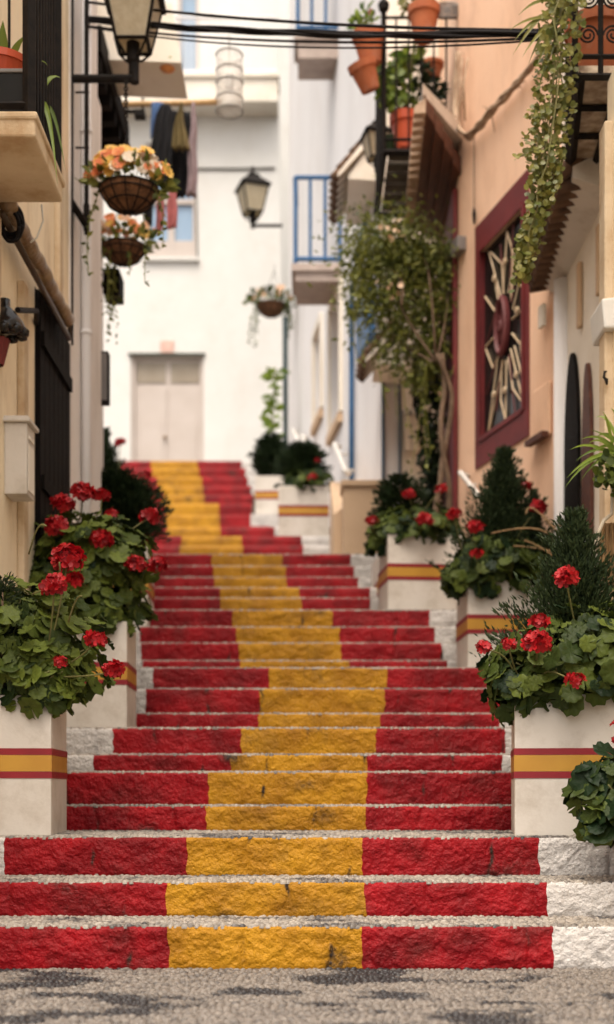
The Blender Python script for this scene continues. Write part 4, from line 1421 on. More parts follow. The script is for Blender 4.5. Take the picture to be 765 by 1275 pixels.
# bottom right potted geranium
pb_ = np.array([1.50, 5.72, STEPS[1]['h']])
t = thing('flower_pot', pb_, 'terracotta pot at the right edge at the foot of the stairs', 'flower pot')
MB().lathe([(0.0, 0.012), (0.11, 0.012), (0.15, 0.24), (0.165, 0.24), (0.165, 0.28), (0.145, 0.28), (0.135, 0.22), (0.0, 0.22)], pb_, 28).build('pot', 'terracotta', t, smooth=False)
geranium('dark leaved geranium cut by the right frame edge in front of the lowest right planter', pb_ + np.array([0, 0, 0.22]),
         [(P(765, 985, 5.62), (0.17, 0.15, 0.155), 60), (P(756, 1022, 5.58), (0.10, 0.12, 0.10), 26), (P(795, 990, 5.7), (0.2, 0.15, 0.2), 60)], [(P(768, 905, 5.6), 0.03, 12), (P(767, 921, 5.6), 0.022, 8)], leaf=0.068, stems=4, dark=0.3)

# ================================================================== climbing vine on the salmon house
vt = thing('climbing_vine', (1.33, 12.2, tread_height(12.2)), 'big climbing vine with twisted bare trunk between the pale house and wine red pier', 'climbing plant')
tk = MB()
zc = 11.72
zl = 12.25
for off, ph in ((0, 0), (4, 2.0)):
    ys = np.linspace(690, 440, 26)
    xs = 556 + 7 * np.sin((ys - 440) / 34 + ph) - 10 * np.clip((ys - 600) / 90, 0, 1) * (1 if off else 2.4) - 12 * np.clip((490 - ys) / 50, 0, 1)
    tk.tube(np.array([P(x, y, zc - 0.03 * math.sin(y / 30 + ph)) for x, y in zip(xs, ys)]), np.linspace(0.030, 0.020, 26), 8)
for a, b_ in (((543, 450), (480, 330)), ((543, 450), (520, 320)), ((545, 445), (556, 340)), ((540, 450), (470, 400)), ((500, 380), (445, 340))):
    tk.tube(stem_pts(P(*a, zc), P(*b_, zl), 0.12), np.linspace(0.012, 0.004, 7), 6)
tk.build('trunk', 'bark', vt, smooth=True)
m_ = MB()
vb_ = [((466, 312), 42, 0.35, 520), ((505, 310), 40, 0.4, 800), ((545, 325), 24, 0.35, 430), ((520, 360), 48, 0.45, 1100), ((478, 370), 36, 0.35, 420), ((545, 390), 26, 0.35, 420), ((525, 470), 18, 0.25, 160), ((500, 445), 22, 0.2, 110), ((500, 415), 30, 0.3, 240), ((540, 430), 18, 0.3, 220), ((450, 335), 18, 0.3, 70)]
for (x, y), rp, dep, cnt in vb_:
    cnt = int(cnt * 2.3)
    d = rng.normal(0, 0.52, (cnt, 3))
    c = P(x, y, 12.15)
    r_ = rp * 12.1 / F
    pos = c + d * np.array([r_ * 1.15, dep * 0.8, r_ * 1.15])
    dirs = np.stack([rng.normal(-0.2, 0.8, cnt), rng.normal(-0.3, 0.7, cnt), rng.normal(-0.35, 0.6, cnt)], 1)
    m_.inst(BLADE_V * np.array([0.62, 1, 1]), BLADE_F, aim(dirs), rng.uniform(0.035, 0.085, cnt) , pos, np.clip(rng.beta(1.3, 1.6, cnt), 0, 1))
# drooping loose shoots to the left
for k_ in range(40):
    a = P(rng.uniform(450, 480), rng.uniform(290, 400), 12.0)
    b_ = P(rng.uniform(428, 452), rng.uniform(300, 450), 11.9)
    if k_ >= 30:
        x_ = rng.uniform(485, 558)
        a = P(x_, rng.uniform(395, 440), 11.9)
        b_ = P(x_ + rng.uniform(-14, 8), rng.uniform(460, 580), 11.8)
    pts = stem_pts(a, b_, 0.08)
    m_.tube(pts, 0.003, 4)
    for q in pts:
        m_.inst(BLADE_V, BLADE_F, aim(rng.normal(0, 1, (2, 3)) + [0, 0, -0.5]), rng.uniform(0.035, 0.07, 2), q + rng.normal(0, 0.02, (2, 3)), rng.uniform(0, 0.8, 2))
m_.build('foliage', 'vine_leaf', vt)
m_ = MB()
for (x, y), cnt in (((487, 290), 9), ((487, 365), 9)):
    pos = P(x, y, 11.85) + rng.normal(0, 0.06, (cnt, 3))
    m_.inst(ROUND_V, ROUND_F, frames(rng.normal(0, 1, (cnt, 3)) + [0, -1, 0.4]), rng.uniform(0.035, 0.06, cnt), pos, rng.uniform(0, 1, cnt))
m_.build('blossom', 'petal_peach', vt)
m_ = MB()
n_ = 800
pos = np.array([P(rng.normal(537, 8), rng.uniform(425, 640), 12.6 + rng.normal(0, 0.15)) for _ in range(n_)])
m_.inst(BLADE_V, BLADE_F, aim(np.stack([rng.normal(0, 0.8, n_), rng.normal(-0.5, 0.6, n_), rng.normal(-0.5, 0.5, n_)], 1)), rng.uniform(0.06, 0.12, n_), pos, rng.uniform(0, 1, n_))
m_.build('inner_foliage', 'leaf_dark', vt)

# ================================================================== trailing plant of the near balcony, right
tp = thing('trailing_plant', P(690, 60, 7.15), 'long trailing plant with round yellow green leaves hanging from the tiled balcony', 'hanging plant')
path = np.array([(704, -40), (700, 20), (694, 70), (690, 120), (686, 165), (680, 205), (676, 235), (668, 262), (660, 290), (654, 318), (648, 345)], float)
wid = np.array([26, 26, 25, 24, 24, 22, 17, 13, 11, 10, 7], float)
m_, s_ = MB(), MB()
for k in range(9):
    zz = 7.05 + rng.normal(0, 0.06)
    s_.tube(np.array([P(x + rng.normal(0, w_ * 0.3), y, zz) for (x, y), w_ in zip(path, wid)])[: rng.integers(6, 12)], 0.004, 5)
n_ = 1700
tt = rng.uniform(0, 1, n_) ** 1.15 * (len(path) - 1)
i_ = np.clip(tt.astype(int), 0, len(path) - 2)
f_ = (tt - i_)[:, None]
cxy = path[i_] * (1 - f_) + path[i_ + 1] * f_
ww = wid[i_] * (1 - f_[:, 0]) + wid[i_ + 1] * f_[:, 0]
pos = np.array([P(cxy[j, 0] + rng.uniform(-1, 1) * ww[j] * 1.0, cxy[j, 1] + rng.normal(0, 6), 7.05 + rng.normal(0, 0.06)) for j in range(n_)])
m_.inst(ROUND_V, ROUND_F, frames(rng.normal(0, 0.55, (n_, 3)) + [-0.1, -0.9, 0.35]), rng.uniform(0.02, 0.042, n_), pos, np.clip(rng.beta(1.3, 1.5, n_), 0, 1))
for a, b_ in (((672, 190), (646, 197)), ((674, 180), (650, 172)), ((680, 150), (658, 145))):
    q = stem_pts(P(*a, 7.0), P(*b_, 6.95), 0.01)
    s_.tube(q, 0.003, 5)
    for v in q:
        m_.inst(ROUND_V, ROUND_F, frames(rng.normal(0, 0.5, (3, 3)) + [0, -1, 0.3]), rng.uniform(0.02, 0.035, 3), v + rng.normal(0, 0.012, (3, 3)), rng.uniform(0, 0.7, 3))
m_.build('foliage', 'trail_leaf', tp, smooth=True)
s_.build('stems', 'stem', tp, smooth=True)


def strap(m_, a, tip, wdt, sag=0.1, tint=0.3, seg=9, drop=0.0):
    """Long arching strap leaf as a folded ribbon."""
    a, tip = np.asarray(a, float), np.asarray(tip, float)
    t = np.linspace(0, 1, seg)
    c = a + (tip - a) * t[:, None] + np.array([0, 0, 1.0]) * (sag * 4 * t * (1 - t))[:, None]
    tg = np.gradient(c, axis=0)
    sd = np.cross(tg, [0.15, -1.0, 0.3])
    sd /= np.linalg.norm(sd, axis=1)[:, None] + 1e-9
    w_ = wdt * np.sin(np.clip(t * 0.9 + 0.12, 0, 1) * np.pi)[:, None]
    dn = np.array([0, 0.3, -0.25])
    v = np.concatenate([c - sd * w_, c + dn * w_, c + sd * w_])
    q = []
    for i in range(seg - 1):
        for g_ in range(2):
            q.append((g_ * seg + i, g_ * seg + i + 1, (g_ + 1) * seg + i + 1, (g_ + 1) * seg + i))
    m_.add(v, [np.array(q)], np.full(len(v), tint))


# spider plant leaves up at the balcony
t = thing('spider_plant', P(700, 20, 7.1), 'plant with arching narrow leaves sticking out of the tiled balcony', 'plant')
m_ = MB()
for x, y in ((634, 38), (638, 70), (650, 72), (658, 80), (666, 88), (645, 20), (672, 105), (640, 52), (655, -10), (668, 120)):
    strap(m_, P(702 + rng.normal(0, 4), 14 + rng.normal(0, 12), 7.05), P(x, y, 6.95 + rng.normal(0, 0.05)), 0.011, 0.05, rng.uniform(0.1, 0.9))
m_.build('foliage', 'trail_leaf', t, smooth=True)
# balcony pot behind the scroll railing
t = thing('flower_pot', P(742, 66, 7.5), 'big terracotta pot behind the scroll railing of the tiled balcony', 'flower pot')
MB().lathe([(0, 0), (0.13, 0), (0.17, 0.34), (0.19, 0.34), (0.19, 0.40), (0.165, 0.40), (0.155, 0.3), (0, 0.3)], (PX(744, 7.5), 7.5, vH + 0.055), 28).build('pot', 'terracotta', t)

# hanging plant, right edge
hp = np.array([PX(775, 6.7), 6.7, PZ(620, 6.7)])
t = thing('hanging_pot', hp, 'dark hanging pot cut by the right frame edge', 'flower pot')
MB().lathe([(0, -0.02), (0.07, -0.01), (0.12, 0.12), (0.125, 0.2), (0.11, 0.2), (0, 0.16)], hp + [0.05, 0, -0.02], 20).build('pot', 'black_pot', t, smooth=True)
MB().tube([hp + [0.05, 0, 0.18], hp + [0.05, 0.0, 1.2], hp + [0.14, 0.0, 1.3]], 0.005, 5).build('hanger', 'iron', t)
t = thing('grassy_plant', hp + [0.05, 0, 0.14], 'plant with long grassy green leaves arching out at the right edge', 'plant')
m_ = MB()
for x, y in ((703, 608), (712, 590), (710, 560), (722, 548), (735, 535), (742, 520), (750, 512), (716, 575), (722, 600), (733, 552), (742, 545), (760, 508), (705, 596), (738, 565), (745, 580), (790, 520), (800, 560)):
    strap(m_, hp + [0.03 + rng.normal(0, 0.03), rng.normal(0, 0.02), 0.14 + rng.uniform(0, 0.08)], P(x, y, 6.62 + rng.normal(0, 0.08)), 0.010, rng.uniform(0.03, 0.08), rng.uniform(0.0, 0.8))
m_.build('foliage', 'bright_leaf', t, smooth=True)
t = thing('round_leaf_plant', hp, 'clump of dark round bead leaves hanging under the grassy plant', 'plant')
m_ = MB()
n_ = 120
c = P(760, 588, 6.6)
pos = c + ell(n_, -1) * np.array([0.085, 0.06, 0.105]) * rng.uniform(0.6, 1.05, (n_, 1))
m_.inst(ROUND_V, ROUND_F, frames(rng.normal(0, 0.7, (n_, 3)) + [-0.3, -0.8, 0.3]), rng.uniform(0.028, 0.045, n_), pos, rng.uniform(0.1, 0.9, n_))
m_.build('foliage', 'leaf', t, smooth=True)
# straw broom
t = thing('straw_broom', P(757, 725, 6.75), 'bundle of brown straw hanging by a pale rope at the right edge', 'broom')
m_ = MB()
for _ in range(150):
    x = rng.uniform(746, 778)
    m_.tube([P(758 + (x - 758) * 0.75, 651 + rng.uniform(0, 4), 6.78 + rng.normal(0, 0.025)), P(x, 727 + rng.uniform(-6, 6), 6.78 + rng.normal(0, 0.035))], 0.0045, 4)
m_.build('straw', 'straw', t)
MB().tube([P(744, 690, 6.7), P(746, 662, 6.68), P(752, 648, 6.68), P(762, 640, 6.7), P(764, 560, 6.75)], 0.010, 8).build('rope', mat('pale_rope', (0.62, 0.54, 0.42)), t, smooth=True)
# iron hook
m_ = MB()
m_.tube([P(770, 462, 7.1), P(753, 463, 7.06), P(752, 470, 7.03), P(756, 473, 7.03)], 0.007, 6)
m_.tube([P(755, 472, 7.03), P(756, 479, 7.03)], [0.012, 0.005], 6)
tag(m_.build('wall_hook', 'iron', smooth=True), 'small rusty black hook on the honey coloured wall end', 'hook')


# ================================================================== lanterns and lamps
def lantern(label, c, s, arm_pts=None, glass='frost', dark_glass=False, rz=0.0, hang=True):
    """c = bottom centre of the glass; s = scale (1 = 0.46 m tall body)."""
    t = thing('street_lantern', c, label, 'street lamp', None)
    c = np.asarray(c, float)
    b0_, b1_, hh = 0.115 * s, 0.19 * s, 0.36 * s
    ca, sa = math.cos(rz), math.sin(rz)
    rot = np.array([[ca, -sa, 0], [sa, ca, 0], [0, 0, 1]])
    cor = [np.array([sx_, sy_]) for sx_, sy_ in ((-1, -1), (1, -1), (1, 1), (-1, 1))]
    lo = [c + rot @ np.array([*(q * b0_), 0]) for q in cor]
    hi = [c + rot @ np.array([*(q * b1_), hh]) for q in cor]
    fr_ = MB()
    for i in range(4):
        fr_.bar(lo[i], hi[i], 0.018 * s)
        fr_.bar(lo[i], lo[(i + 1) % 4], 0.022 * s)
        fr_.bar(hi[i], hi[(i + 1) % 4], 0.024 * s)
        fr_.tube([lo[i], (lo[i] + c) / 2 - [0, 0, 0.085 * s], c - [0, 0, 0.10 * s]], 0.010 * s, 6)
    fr_.lathe([(0, 0.03 * s), (0.05 * s, 0.02 * s), (0.05 * s, -0.12 * s), (0.035 * s, -0.14 * s), (0.035 * s, -0.21 * s), (0, -0.21 * s)], c, 12)
    fr_.build('frame', 'iron', t)
    for i in range(4):
        g_ = MB()
        a, b_, d_, e_ = lo[i], lo[(i + 1) % 4], hi[(i + 1) % 4], hi[i]
        nrm = np.cross(b_ - a, e_ - a)
        nrm /= np.linalg.norm(nrm)
        q = np.array([a, b_, d_, e_]) - nrm * 0.0
        g_.add(np.concatenate([q, q - nrm * 0.006]), [np.array([(0, 1, 2, 3), (7, 6, 5, 4), (0, 4, 5, 1), (1, 5, 6, 2), (2, 6, 7, 3), (3, 7, 4, 0)])])
        g_.build('glass_pane', glass, t)
    rf = MB()
    r2 = math.sqrt(2)
    rf.lathe([(b1_ * 1.16 * r2, hh), (b1_ * 1.2 * r2, hh + 0.02 * s), (b1_ * 0.45 * r2, hh + 0.16 * s), (b1_ * 0.42 * r2, hh + 0.2 * s), (0.0, hh + 0.24 * s)], c, 4, rot=rot, a0=math.pi / 4)
    rf.lathe([(0.02 * s, hh + 0.2 * s), (0.03 * s, hh + 0.26 * s), (0.012 * s, hh + 0.29 * s), (0.028 * s, hh + 0.31 * s), (0, hh + 0.35 * s)], c, 10)
    rf.build('roof', 'iron', t)
    if arm_pts is not None:
        a_ = MB()
        for pts, w_ in arm_pts:
            a_.tube(pts, w_, 8)
        a_.build('bracket', 'iron', t)
    return t


lz = 9.35
lc = P(166, 57, lz)
ay = PZ(98, lz)
lantern('large black street lantern with frosted panes on a straight arm over the left flower basket', lc, 0.96, [
    ([(-1.69, lz, ay), (lc[0] + 0.02, lz, ay)], 0.030), ([(lc[0] + 0.01, lz, ay - 0.03), (lc[0] + 0.01, lz, lc[2] - 0.05)], 0.034),
    ([(PX(108, 9.5), 9.5, 6.9), (PX(108, 9.5), 9.5, PZ(292, 9.5))], 0.017), ([(PX(79, 9.3), 9.3, PZ(236, 9.3)), (PX(107, 9.5), 9.5, PZ(280, 9.5))], 0.026),
    ([(PX(108, 9.5), 9.5, PZ(255, 9.5)), (PX(108, 9.5), 9.5, PZ(287, 9.5))], 0.024), ([(-1.69, 9.5, PZ(115, 9.5)), (-1.59, 9.5, PZ(115, 9.5))], 0.008),
    ([(-1.69, 9.5, PZ(184, 9.5)), (-1.59, 9.5, PZ(184, 9.5))], 0.008)])
lc2 = P(315, 266, 22.5)
lantern('small black lantern on a thin bracket before the white house across the top', lc2, 1.18, [
    ([lc2 - [0, 0, 0.2], P(315, 281, 22.5), P(352, 281, 22.5)], 0.03)], rz=0.3)
lc3 = P(469, 198, 13.55)
lantern('narrow black lantern tucked under the pot filled balcony beside the tiled canopy', lc3, 0.66, [([lc3 - [0, 0, 0.15], lc3 + [0.3, 0.4, -0.2]], 0.014)], rz=0.2)

# small ornate wall lamp at the left edge
wz = 7.15
t = thing('wall_lamp', P(10, 395, wz), 'ornate glossy black wall lamp with pleated shade cut by the left edge', 'wall lamp')
m_ = MB()
cc = P(6, 416, wz)
m_.lathe([(0.115, 0.0), (0.12, 0.02), (0.10, 0.07), (0.06, 0.12), (0.03, 0.15), (0.03, 0.19), (0, 0.2)], cc, 24)
for a in np.linspace(0, 2 * np.pi, 10)[:-1]:
    m_.lathe([(0, -0.03), (0.034, -0.018), (0.036, 0.01), (0, 0.04)], cc + [0.1 * math.cos(a), 0.1 * math.sin(a), 0.01], 10)
m_.build('iron_cap', mat('glossy_black', (0.012, 0.010, 0.010), rough=0.2), t, smooth=True)
m_ = MB()
k = 28
ang = np.linspace(0, 2 * np.pi, k, endpoint=False)
zig = np.where(np.arange(k) % 2, 1.0, 0.86)
v = np.concatenate([np.stack([0.085 * zig * np.cos(ang), 0.085 * zig * np.sin(ang), np.full(k, -0.03)], 1), np.stack([0.05 * zig * np.cos(ang), 0.05 * zig * np.sin(ang), np.full(k, -0.17)], 1)]) + (cc + [-0.055, 0.0, 0.0])
m_.add(v, [np.array([(i, (i + 1) % k, (i + 1) % k + k, i + k) for i in range(k)])])
m_.build('pleated_shade', 'maroon_cloth', t)
MB().tube([P(22, 386, wz), P(46, 387, 7.9), (-1.735, 8.3, PZ(387, 7.9))], 0.016, 8).build('arm', 'iron', t)

# rolled awning
t = thing('rolled_awning', (-1.62, 7.9, 3.8), 'rolled gold brown awning hung along the cream wall above the black door', 'awning')
m_ = MB()
ys = np.linspace(6.95, 8.72, 40)
m_.tube(np.stack([-1.61 + 0.006 * np.sin(ys * 9), ys, 3.865 + 0.006 * np.sin(ys * 13)], 1), 0.047 + 0.005 * np.sin(ys * 11) + 0.004 * np.sin(ys * 31), 16)
m_.build('cloth', 'brass', t, smooth=True)
m_ = MB()
m_.tube([(-1.62, 6.9, 3.775), (-1.61, 8.80, 3.765)], 0.02, 8)
m_.tube([(-1.69, 8.72, 3.86), (-1.60, 8.76, 3.86), (-1.60, 8.78, 3.76)], 0.015, 6)
m_.build('bar', mat('dark_bronze', (0.06, 0.035, 0.02), rough=0.35), t, smooth=True)
# dark coil of cable and iron scrap under the balcony
m_ = MB()
for k in range(7):
    th = np.linspace(0, 2 * np.pi, 26)
    r_ = 0.055 + 0.012 * rng.uniform(-1, 1)
    m_.tube(np.stack([-1.60 + r_ * np.cos(th), np.full(26, 7.05) + rng.normal(0, 0.02), PZ(280, 7.05) + 0.08 * np.sin(th) + rng.normal(0, 0.012)], 1), 0.011, 6)
tag(m_.build('cable_coil', 'cable', smooth=True), 'coil of shiny black cable hung beneath the iron balcony', 'cable coil')
m_ = MB()
m_.tube([P(52, 255, 7.0), P(54, 275, 7.0), P(46, 296, 7.0), P(38, 302, 7.0)], 0.005, 6)
tag(m_.build('white_cable', 'white', smooth=True), 'single thin white cable curling down below the iron balcony', 'cable')
# mailbox
t = thing('mailbox', (-1.63, 7.4, 2.37), 'white sheet metal box on the cream wall beside the black door', 'mailbox')
MB().box(-1.70, -1.572, 7.30, 7.50, 2.375, 2.775).build('body', 'planter', t, bevel=0.006)
m_ = MB()
m_.box(-1.70, -1.55, 7.27, 7.53, 2.777, 2.80)
m_.box(-1.70, -1.56, 7.285, 7.515, 2.80, 2.812)
m_.build('lid', 'planter', t, bevel=0.005)
m_ = MB()
m_.box(-1.571, -1.566, 7.325, 7.475, 2.40, 2.66)
m_.box(-1.571, -1.564, 7.33, 7.47, 2.69, 2.71)
m_.build('front_flap', 'ivory', t, bevel=0.003)
# black sign box on the corner
t = thing('notice_box', P(127, 505, 10.7), 'flat black box fixed to the grey corner pier', 'box')
MB().box(-1.69, PX(137, 10.6), 10.52, 10.62, PZ(505, 10.6), PZ(441, 10.6)).build('body', 'black_pot', t, bevel=0.006)
MB().box(-1.68, PX(137, 10.6) - 0.012, 10.512, 10.519, PZ(502, 10.6), PZ(444, 10.6)).build('face', 'sign_grey', t)

# balcony things, left: trough, bowl and strap leaf plant
t = thing('plant_trough', (-1.5, 6.4, BZ1), 'black plastic trough on the small iron balcony', 'trough')
m_ = MB()
m_.box(-1.68, -1.365, 6.32, 6.62, BZ1 + 0.006, BZ1 + 0.245)
m_.build('body', 'black_pot', t, bevel=0.008)
m_ = MB()
m_.box(-1.685, -1.36, 6.315, 6.625, BZ1 + 0.246, BZ1 + 0.265)
m_.build('rim', 'sign_grey', t, bevel=0.004)
t = thing('flower_pot', (-1.52, 6.46, BZ1 + 0.265), 'shallow terracotta bowl standing in the black trough', 'flower pot')
MB().lathe([(0, 0), (0.12, 0.0), (0.145, 0.07), (0.155, 0.07), (0.155, 0.105), (0.14, 0.105), (0.13, 0.08), (0, 0.08)], (-1.525, 6.47, BZ1 + 0.268), 28).build('pot', 'red_pot', t)
t = thing('strap_leaf_plant', (-1.5, 6.46, BZ1 + 0.35), 'plant with long strap leaves poking through the iron balcony bars', 'plant')
m_ = MB()
strap(m_, (-1.40, 6.7, BZ1 + 0.22), P(72, 232, 6.5), 0.014, 0.22, 0.2, 14)
strap(m_, (-1.40, 6.75, BZ1 + 0.25), P(82, 215, 6.75), 0.010, 0.18, 0.6, 14)
strap(m_, (-1.42, 6.6, BZ1 + 0.1), P(76, 97, 6.7), 0.016, 0.10, 0.1, 8)
strap(m_, (-1.52, 6.46, BZ1 + 0.33), P(4, 25, 6.4), 0.03, 0.0, 0.5, 8)
strap(m_, (-1.50, 6.46, BZ1 + 0.33), P(32, 44, 6.4), 0.02, 0.02, 0.4, 8)
strap(m_, (-1.40, 6.6, BZ1 + 0.4), P(60, 82, 6.5), 0.006, 0.04, 0.4, 8)
m_.build('foliage', 'bright_leaf', t, smooth=True)


# ================================================================== hanging baskets
def basket(label, flabel, c, r, chain_top, n_f=26, trail=6, mats_=('petal_orange', 'petal_yellow', 'petal_white'), fl=1.0, spread=1.0, back=False):
    c = np.asarray(c, float)
    t = thing('hanging_basket', c - [0, 0, r * 0.8], label, 'hanging basket')
    MB().lathe([(0.0, -0.78 * r), (0.35 * r, -0.74 * r), (0.7 * r, -0.52 * r), (0.93 * r, -0.2 * r), (r, 0), (0.92 * r, 0.0), (0.6 * r, -0.12 * r), (0, -0.14 * r)], c, 24).build('coir_bowl', 'coir', t, smooth=True)
    w_ = MB()
    for k_, z_ in ((1.02, 0.0), (0.96, -0.2), (0.74, -0.52)):
        th = np.linspace(0, 2 * np.pi, 31)
        w_.tube(np.stack([c[0] + k_ * r * np.cos(th), c[1] + k_ * r * np.sin(th), np.full(31, c[2] + z_ * r)], 1), 0.005, 5)
    for a in np.linspace(0, 2 * np.pi, 13)[:-1]:
        w_.tube([c + [k_ * r * 1.02 * math.cos(a), k_ * r * 1.02 * math.sin(a), z_ * r] for k_, z_ in ((1, 0), (0.95, -0.2), (0.72, -0.53), (0.36, -0.76), (0, -0.8))], 0.004, 5)
    w_.build('wire_frame', 'iron', t)
    ct = np.asarray(chain_top, float)
    ch_ = MB()
    for a in (0.5, 2.6, 4.7):
        ch_.tube([c + [r * math.cos(a), r * math.sin(a), 0], ct - [0, 0, 0.02]], 0.004, 5)
    for k_ in range(6):
        ch_.tube([ct + [0, 0, 0.012 * k_], ct + [0, 0, 0.012 * k_ + 0.01]], 0.007 if k_ % 2 else 0.004, 6)
    ch_.build('chain', 'iron', t)
    f = thing('flower_arrangement', c, flabel, 'flowers')
    m_ = MB()
    n_ = int(150 * spread)
    d = ell(n_, -0.15)
    pos = c + d * np.array([1.5, 1.1, 0.8]) * r * rng.uniform(0.55, 1.1, (n_, 1)) + [0, 0, 0.12 * r]
    m_.inst(BLADE_V, BLADE_F, aim(d + rng.normal(0, 0.45, d.shape) + [0, -0.2, 0.1]), r * rng.uniform(0.25, 0.52, n_), pos, rng.uniform(0, 1, n_))
    for _ in range(trail):
        a = rng.uniform(0, 2 * math.pi)
        q0 = c + [r * math.cos(a), r * math.sin(a) * 0.7, 0]
        L = r * rng.uniform(1.2, 3.0)
        m_.tube(np.array([q0 + [math.cos(a) * r * 0.45 * math.sin(u * 2), 0, -L * u + 0.3 * r * math.sin(u * 3)] for u in np.linspace(0, 1, 10)]), 0.003, 4)
        for u in np.linspace(0, 1, 14):
            q = q0 + [math.cos(a) * r * 0.45 * math.sin(u * 2), 0, -L * u + 0.3 * r * math.sin(u * 3)]
            m_.inst(BLADE_V, BLADE_F, aim(rng.normal(0, 0.8, (2, 3)) + [0, 0, -0.3]), r * rng.uniform(0.15, 0.28, 2), q + rng.normal(0, 0.03 * r, (2, 3)), rng.uniform(0, 1, 2))
    m_.build('foliage', 'vine_leaf' if fl > 0.9 else 'leaf', f)
    for i_ in range(n_f):
        d = ell(1, 0.12)[0]
        d[1] = -abs(d[1]) if i_ % 4 else d[1]
        q = c + d * np.array([1.45, 1.0, 1.2]) * r * rng.uniform(0.8, 1.08) + [0, 0, 0.15 * r]
        k_ = mats_[i_ % len(mats_)]
        fm = MB()
        nrm = d + [0, -0.5, 0.1] + rng.normal(0, 0.2, 3)
        f0 = frames(nrm[None], [rng.uniform(0, 6)])
        np_ = 10
        rad = r * rng.uniform(0.15, 0.28)
        for p_ in range(np_):
            a = p_ * 2 * math.pi / np_
            ca, sa = math.cos(a), math.sin(a)
            rot = np.array([[ca, -sa, 0], [sa, ca, 0], [0, 0, 1]])
            fm.inst(PETAL_V * np.array([0.75, 1, 1]), PETAL_F, f0 @ rot, [rad], q[None], rng.uniform(0, 1, 1))
        fm.inst(ROUND_V * [1, 1, 1] - [0, 0.5, -0.12], ROUND_F, f0, [rad * 0.45], q[None], np.array([1.0]))
        fm.build('bloom', k_, f, smooth=True)


c = P(161, 236, 9.2)
basket('brown coir basket hung on a chain under the large lantern arm', 'orange, yellow and white flowers in the basket under the large lantern', c, 0.205, P(157, 168, 9.2), n_f=80, trail=3)
m_ = MB()
for k in range(16):
    y = 102 + k * 4.2
    th = np.linspace(0, 2 * np.pi, 9)
    q = P(157, y, 9.2)
    v = np.stack([0.012 * np.cos(th), 0 * th, 0.016 * np.sin(th)], 1)
    if k % 2:
        v = v[:, [1, 0, 2]]
    m_.tube(q + v, 0.006, 5, cap=False)
tag(m_.build('chain', 'iron', smooth=True), 'short black link chain hanging from the lantern arm to the flower basket', 'chain')
c = P(154, 308, 11.6)
basket('second coir basket just below and behind the one under the lantern', 'yellow orange flowers with trailing sprigs in the second, lower basket', c, 0.20, P(148, 258, 11.6), n_f=44, trail=7, mats_=('petal_yellow', 'petal_peach', 'petal_orange'))
c = P(338, 380, 22.5)
basket('small dark basket hung before the far white house below the small lantern', 'faded peach flowers with trailing greens in the small far basket', c, 0.26, P(342, 335, 22.5), n_f=16, trail=8, mats_=('petal_peach',), fl=0.5)
# black box planter and its trailing leaves below the second basket
t = thing('wall_box', P(141, 362, 11.9), 'black wooden box on the wall below the second flower basket', 'box')
MB().box(PX(128, 11.8), PX(149, 11.8), 11.8, 12.1, PZ(365, 11.8), PZ(334, 11.8)).build('body', 'dark_wood', t, bevel=0.01)
m_ = MB()
m_.box(-2.05, PX(130, 11.8), 11.9, 11.95, PZ(350, 11.8), PZ(345, 11.8))
m_.build('bracket', 'iron', t)
t = thing('ivy_plant', P(135, 378, 11.9), 'thin trailing ivy hanging below the black wooden box', 'plant')
m_ = MB()
for x0 in (131, 138, 145):
    n_ = 16
    pos = np.array([P(x0 + rng.normal(0, 2), 366 + u * rng.uniform(30, 62), 11.85) for u in np.linspace(0, 1, n_)])
    m_.inst(BLADE_V, BLADE_F, aim(rng.normal(0, 1, (n_, 3)) + [0, 0, -0.6]), rng.uniform(0.03, 0.06, n_), pos, rng.uniform(0, 1, n_))
m_.build('foliage', 'vine_leaf', t)

# ================================================================== washing, pole and glass cylinder
pz = 12.8
m_ = MB()
m_.tube([(-2.06, pz, PZ(131, pz)), P(200, 129, pz), P(276, 127, pz)], 0.028, 10)
tag(m_.build('clothes_pole', 'honey_wood', smooth=True), 'wooden pole reaching out from the grey house with washing on it', 'pole')
m_ = MB()
m_.tube([(-2.06, pz, PZ(140, pz)), P(172, 139, pz)], 0.02, 8)
m_.box(PX(168, pz), PX(181, pz), pz - 0.05, pz + 0.05, PZ(147, pz), PZ(139, pz))
m_.tube([P(178, 86, pz), P(178, 140, pz)], 0.012, 6)
tag(m_.build('pulley_bracket', 'iron'), 'dark iron pulley bracket just below the clothes pole', 'bracket')


